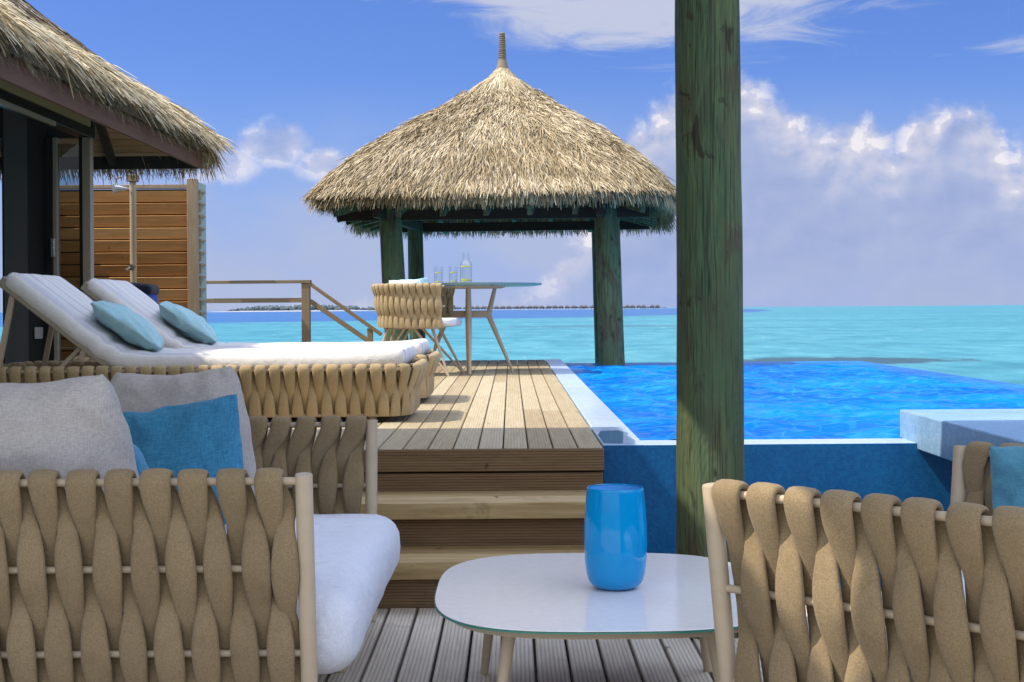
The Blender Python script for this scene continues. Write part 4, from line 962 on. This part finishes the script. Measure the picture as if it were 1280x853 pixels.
# ------------------------------------------------------------------ sun loungers
LX0, LX1, LW = -2.62, -0.47, 0.80
def make_lounger():
    root = thing("sun_lounger", "nearer sun lounger with raised back and white mattress on woven base", "sun lounger", (-1.5, 7.35, ZU), 0, "woven sun loungers")
    ox = 1.5; path = rrect(LX0 + ox, LX1 + ox, -LW / 2, LW / 2, 0.16); zt_ = 0.262
    weave(root, path, zt_, 0.035, 0.225, 0.070, 0.060, 0.020, 0.008, 0.22, 0.0, [(zt_, 0.009), (0.037, 0.010)], M_STRAP_L, 0.0, path.L)
    b = MB(); b.box(LX0 + ox + 0.06, LX1 + ox - 0.06, -LW / 2 + 0.05, LW / 2 - 0.05, 0.215, 0.235); b.build("deck_panel", M_FRAME, root)
    for sx in (LX0 + ox + 0.25, LX1 + ox - 0.22):
        for sy in (-1, 1):
            b = MB(); b.tube([(sx, sy * (LW / 2 - 0.10), 0), (sx, sy * (LW / 2 - 0.10), 0.06)], 0.022, 12); b.build("foot", M_FRAME, root, smooth=40)
    # mattress follows a bent centre line
    hx = -1.93 + ox; fx = LX1 + ox - 0.045; ang = R(38); Lf = fx - hx; Lb = 0.70; L = Lf + Lb; th = 0.105; rb = 0.13
    def bend(p_):
        s_ = p_.x + L / 2            # 0 at head end
        q = Lb - s_                  # distance up the back from the hinge
        zc = 0.292
        if q <= -rb: x, z, a_ = hx - q, zc, 0.0
        elif q < rb:
            t_ = (q + rb) / (2 * rb); a_ = ang * t_; x = hx + rb - 2 * rb * (t_ - ang * ang * t_ ** 3 / 6 * 1.0); z = zc + 2 * rb * ang * t_ * t_ / 2
        else:
            a_ = ang; x1_ = hx + rb - 2 * rb * (1 - ang * ang / 6); z1_ = zc + rb * ang
            x = x1_ - (q - rb) * math.cos(ang); z = z1_ + (q - rb) * math.sin(ang)
        if a_ == 0: z += 0.03 * max(0, (x - (fx - 0.45)) / 0.45) ** 2
        wv = 0.010 * math.sin(q * 55 + 3 * p_.y) * math.exp(-(q / 0.16) ** 2)
        return Vector((x + math.sin(a_) * (p_.z + wv), p_.y, z + math.cos(a_) * (p_.z + wv)))
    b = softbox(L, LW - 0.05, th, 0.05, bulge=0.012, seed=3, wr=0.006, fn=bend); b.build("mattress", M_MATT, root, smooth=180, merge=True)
    dv = Vector((-math.cos(ang), 0, math.sin(ang))); nv = Vector((math.sin(ang), 0, math.cos(ang)))
    h0 = Vector((hx + 0.02, 0, 0.245)); h1 = h0 + dv * 0.76
    for sy in (-1, 1):
        o = Vector((0, sy * (LW / 2 - 0.045), 0)); b = MB(); b.bar(h0 + o, h1 + o, 0.022, 0.055, up=nv); b.build("back_frame", M_ALU, root, bevel=0.004)
        s0 = h0 + dv * 0.68 + o * 0.98; s1 = Vector((h0.x - 0.63, o.y * 0.98, 0.20)); b = MB(); b.bar(s0, s1, 0.02, 0.026, up=(1, 0, 0)); b.build("strut", M_FRAME, root)
        s0 = h0 + dv * 0.25 + o * 0.9; s1 = Vector((h0.x - 0.36, o.y * 0.9, 0.235)); b = MB(); b.bar(s0, s1, 0.018, 0.02, up=(1, 0, 0)); b.build("strut", M_FRAME, root)
    b = MB(); Mx = Matrix((-dv, Vector((0, 1, 0)), nv)).transposed().to_4x4(); Mx.translation = h0
    b.box(-0.75, -0.02, -LW / 2 + 0.06, LW / 2 - 0.06, -0.012, 0.008, M=Mx); b.build("back_panel", M_STRAP, root)
    return root
l1 = make_lounger()
l2 = dup(l1, (-1.5, 8.70, ZU), 0, "farther sun lounger with raised back, white mattress end showing past the nearer lounger")
up_ = (-math.cos(R(33)), 0.10, math.sin(R(33)))
place_pillow("lounger_pillow", M_AQUA, (-1.955, 7.27, 0.975), (0.22, -1, 0.02), up_, (0.44, 0.42, 0.14), "pale aqua pillow lying on the nearer sun lounger", "pillow", 8.2, "aqua lounger pillows", wr=0.016)
place_pillow("lounger_pillow", M_AQUA, (-1.955, 8.62, 0.975), (0.22, -1, 0.02), up_, (0.44, 0.42, 0.14), "pale aqua pillow lying on the farther sun lounger", "pillow", 9.7, "aqua lounger pillows", wr=0.016)
bg = thing("beach_bag", "royal blue canvas bag with black bands behind the farther lounger", "bag", (-2.60, 9.75, ZU))
b = softbox(0.32, 0.26, 0.70, 0.05, bulge=0.01, wr=0.006, seed=5); b.v = [(x, y, z + 0.35) for x, y, z in b.v]; b.build("body", M_NAVY, bg, smooth=180, merge=True)
b = softbox(0.335, 0.275, 0.07, 0.03, bulge=0.02, wr=0.004, seed=6); b.v = [(x, y, z + 0.70) for x, y, z in b.v]; b.build("flap", M_NAVYD, bg, smooth=180, merge=True)
b = softbox(0.33, 0.27, 0.05, 0.02, bulge=0.0, wr=0.002, seed=6); b.v = [(x, y, z + 0.585) for x, y, z in b.v]; b.build("band", M_NAVYD, bg, smooth=180, merge=True)

# ------------------------------------------------------------------ dining table, chair, drinks
dt = thing("dining_table", "round dining table with teal grey top and bent beige legs under the gazebo", "dining table", (-0.37, 12.42, ZU))
HT = 0.775
b = MB(); b.lathe([(0, HT - 0.024), (0.58, HT - 0.024), (0.64, HT - 0.016), (0.645, HT), (0, HT)], 80); b.build("tabletop", M_TEALTOP, dt, smooth=30)
b = MB(); b.lathe([(0, HT - 0.042), (0.30, HT - 0.042), (0.34, HT - 0.0245), (0, HT - 0.0245)], 48); b.build("under_plate", M_FRAME, dt, smooth=30)
for an in (0, 90, 180, 270):
    c_, s_ = math.cos(R(an + 3)), math.sin(R(an + 3)); b = MB()
    pts = [(c_ * 0.385, s_ * 0.385, 0), (c_ * 0.175, s_ * 0.175, 0.50), (c_ * 0.235, s_ * 0.235, HT - 0.03)]
    up2 = (-s_, c_, 0)
    b.tube([pts[0], pts[1]], [0.012, 0.025], 10); b.tube([pts[1], pts[2]], [0.025, 0.017], 10); b.build("leg", M_FRAME, dt, smooth=40)
b = MB(); b.bar((-0.18, 0, 0.51), (0.18, 0, 0.51), 0.032, 0.06); b.bar((0, -0.18, 0.512), (0, 0.18, 0.512), 0.032, 0.056); b.build("stretcher", M_FRAME, dt, bevel=0.004)

dc = thing("dining_chair", "rounded dining chair of woven sand straps drawn up to the round table", "dining chair", (-0.83, 12.02, ZU), R(-6))
path = upath(0.64, 0.64, 0.30)
weave(dc, path, 0.745, 0.405, 0.165, 0.057, 0.052, 0.018, 0.007, 0.16, -0.03, [(0.745, 0.008), (0.58, 0.007), (0.415, 0.009)], M_STRAP_L)
def dshape(r_, xf, n_=24): return [(-0.01 + r_ * math.cos(R(90 + 180 * i / n_)), r_ * math.sin(R(90 + 180 * i / n_))) for i in range(n_ + 1)] + arc(xf - 0.07, -r_ + 0.07, 0.07, 270, 360, 6) + arc(xf - 0.07, r_ - 0.07, 0.07, 0, 90, 6)
b = MB(); b.prism(dshape(0.235, 0.26), 0.392, 0.410); b.build("seat_frame", M_FRAME, dc, bevel=0.004)
b = MB(); b.prism(dshape(0.215, 0.40), 0.412, 0.482); b.build("seat_cushion", M_SEAT, dc, bevel=0.026, seg=4)
for x, y, fx, fy in ((0.20, -0.19, 0.34, -0.24), (0.20, 0.19, 0.40, 0.26), (-0.19, -0.15, -0.30, -0.20), (-0.19, 0.15, -0.28, 0.22)):
    b = MB(); b.tube([(fx, fy, 0), (x, y, 0.394)], [0.009, 0.014], 10); b.tube([(fx, fy, 0.0), (x * 0.25, y, 0.393)], [0.009, 0.012], 10); b.build("leg", M_FRAME, dc, smooth=40)
place_pillow("chair_cushion", M_SEAT, (-0.885, 11.99, 1.135), (0.85, 0.45, 0.02), (-0.02, 0.06, 1), (0.30, 0.34, 0.12), "white back cushion inside the dining chair", "cushion", 5.5, pinch=0.03)
place_pillow("chair_pillow", M_AQUA, (-0.83, 12.10, 1.13), (0.90, 0.35, 0.06), (-0.02, 0.10, 1), (0.32, 0.38, 0.10), "small aqua pillow peeking over the dining chair back", "pillow", 7.5)

TZ2 = ZU + HT
def tumbler(x, y, label):
    g = thing("drinking_glass", label, "glass", (x, y, TZ2), 0, "water glasses on the round table")
    b = MB(); b.lathe([(0, 0.0), (0.034, 0.0), (0.037, 0.006), (0.039, 0.15), (0.0365, 0.15), (0.034, 0.012), (0, 0.010)], 28); b.build("body", M_GLASS, g, smooth=40)
    b = MB(); b.lathe([(0, 0.013), (0.0335, 0.013), (0.0350, 0.092), (0, 0.092)], 28); b.build("water", M_DRINK, g, smooth=40)
    b = MB(); b.lathe([(0, 0.094), (0.031, 0.094), (0.031, 0.101), (0, 0.101)], 24); b.build("lemon_slice", M_LEMON, g, smooth=40)
    b = MB(); b.lathe([(0, 0.016), (0.028, 0.016), (0.028, 0.024), (0, 0.024)], 24); b.build("lemon_slice", M_LEMON, g, smooth=40)
tumbler(-0.625, 12.35, "left drinking glass of the pair on the round table, farther from carafe")
tumbler(-0.495, 12.30, "right drinking glass of the pair, next to the carafe")
g = thing("water_carafe", "clear glass carafe of lemon water on the round dining table", "carafe", (-0.385, 12.28, TZ2))
b = MB(); b.lathe([(0, 0), (0.048, 0), (0.052, 0.006), (0.052, 0.155), (0.046, 0.18), (0.030, 0.20), (0.028, 0.265), (0.030, 0.268), (0.026, 0.268), (0.025, 0.20), (0.043, 0.178), (0.0495, 0.155), (0.0495, 0.01), (0, 0.008)], 36); b.build("body", M_GLASS, g, smooth=40)
b = MB(); b.lathe([(0, 0.011), (0.049, 0.011), (0.049, 0.14), (0, 0.14)], 36); b.build("water", M_DRINK, g, smooth=40)
for zz_, tl in ((0.142, 0.0), (0.02, 0.12), (0.03, -0.1)):
    b = MB(); b.lathe([(0, 0), (0.044, 0), (0.044, 0.009), (0, 0.009)], 28); b.v = [(x, y, z + zz_ + x * tl) for x, y, z in b.v]; b.build("lemon_slice", M_LEMON, g, smooth=40)

# ------------------------------------------------------------------ far islands
isl = thing("far_island", "low wooded island with pale beach on the horizon at left", "island", (-430, 2600, SEA))
vs = []; fs = []; n = 60
b = MB()
def landband(b, x0, x1, y, dep, h, z0):
    nn = 80; vs = []
    for i in range(nn + 1):
        f = i / nn; x = x0 + (x1 - x0) * f; e = math.sin(math.pi * f) ** 0.3; hh = h * e * (0.85 + 0.3 * mnoise.noise(Vector((x * 0.02, 0, 3))))
        vs += [(x, y - dep * e, z0), (x, y - dep * e * 0.6, z0 + hh), (x, y + dep * e, z0 + hh), (x, y + dep * e * 1.2, z0)]
    fs = [(i * 4 + j, i * 4 + j + 1, i * 4 + 5 + j, i * 4 + 4 + j) for i in range(nn) for j in range(3)]
    b.add(vs, fs)
landband(b, -560, -235, 2600, 30, 2.2, SEA - 0.2); b.build("beach", M_SAND, isl, world=True, smooth=60)
def clumps(x0, x1, y, n_, h0, h1, seed):
    rr = random.Random(seed); b = MB()
    for i in range(n_):
        x = rr.uniform(x0, x1); e = math.sin(math.pi * min(1, max(0, (x - x0) / (x1 - x0)))) ** 0.35
        hh = rr.uniform(h0, h1) * e; yy = y + rr.uniform(-10, 15); rr_ = rr.uniform(2.5, 6) * (0.5 + 0.5 * e)
        vs = []; fs = []; q = 7
        for a_ in range(4):
            el_ = -0.6 + a_ * 0.7
            for j in range(q):
                an = 2 * math.pi * j / q; jt = rr.uniform(0.75, 1.25)
                vs.append((x + math.cos(an) * math.cos(el_) * rr_ * jt, yy + math.sin(an) * math.cos(el_) * rr_ * jt, SEA + 1.0 + hh * (0.55 + 0.45 * math.sin(el_) * jt)))
        for a_ in range(3):
            for j in range(q): fs.append((a_ * q + j, a_ * q + (j + 1) % q, (a_ + 1) * q + (j + 1) % q, (a_ + 1) * q + j))
        fs.append(tuple(3 * q + j for j in range(q))); b.add(vs, fs)
    return b
o = clumps(-520, -235, 2605, 240, 5, 11.5, 4).build("trees", M_FARTREE, isl, world=True); o['kind'] = 'stuff'
isl2 = thing("far_island", "thin dark tree line on the horizon behind the row of water villas", "island", (20, 3000, SEA))
o = clumps(-300, 330, 3000, 260, 4, 7, 9).build("trees", M_FARTREE, isl2, world=True); o['kind'] = 'stuff'
b = MB(); landband(b, -310, 340, 3000, 20, 1.2, SEA - 0.2); b.build("beach", M_SAND, isl2, world=True)
proto = None
for i in range(30):
    x = -75 + i * 12.2 + random.uniform(-1.5, 1.5); y = 2700 + random.uniform(-25, 25)
    lab = "tiny thatched water villa in the long row on the horizon"
    if proto is None:
        proto = thing("water_villa", lab, "villa", (x, y, SEA), 0, "water villas along the horizon")
        b = MB(); b.box(-3.4, 3.4, -3, 3, 2.2, 5.0)
        for sx in (-2.8, 2.8):
            for sy in (-2.5, 2.5): b.box(sx - 0.2, sx + 0.2, sy - 0.2, sy + 0.2, -0.5, 2.2)
        b.build("wall", M_FARWALL, proto)
        b = MB(); b.add([(-4.6, -4.2, 4.7), (4.6, -4.2, 4.7), (4.6, 4.2, 4.7), (-4.6, 4.2, 4.7), (-1, 0, 8.2), (1, 0, 8.2)], [(0, 1, 5, 4), (1, 2, 5), (2, 3, 4, 5), (3, 0, 4), (3, 2, 1, 0)]); b.build("roof", M_FARROOF, proto)
    else: dup(proto, (x, y, SEA), random.uniform(-0.4, 0.4), lab)
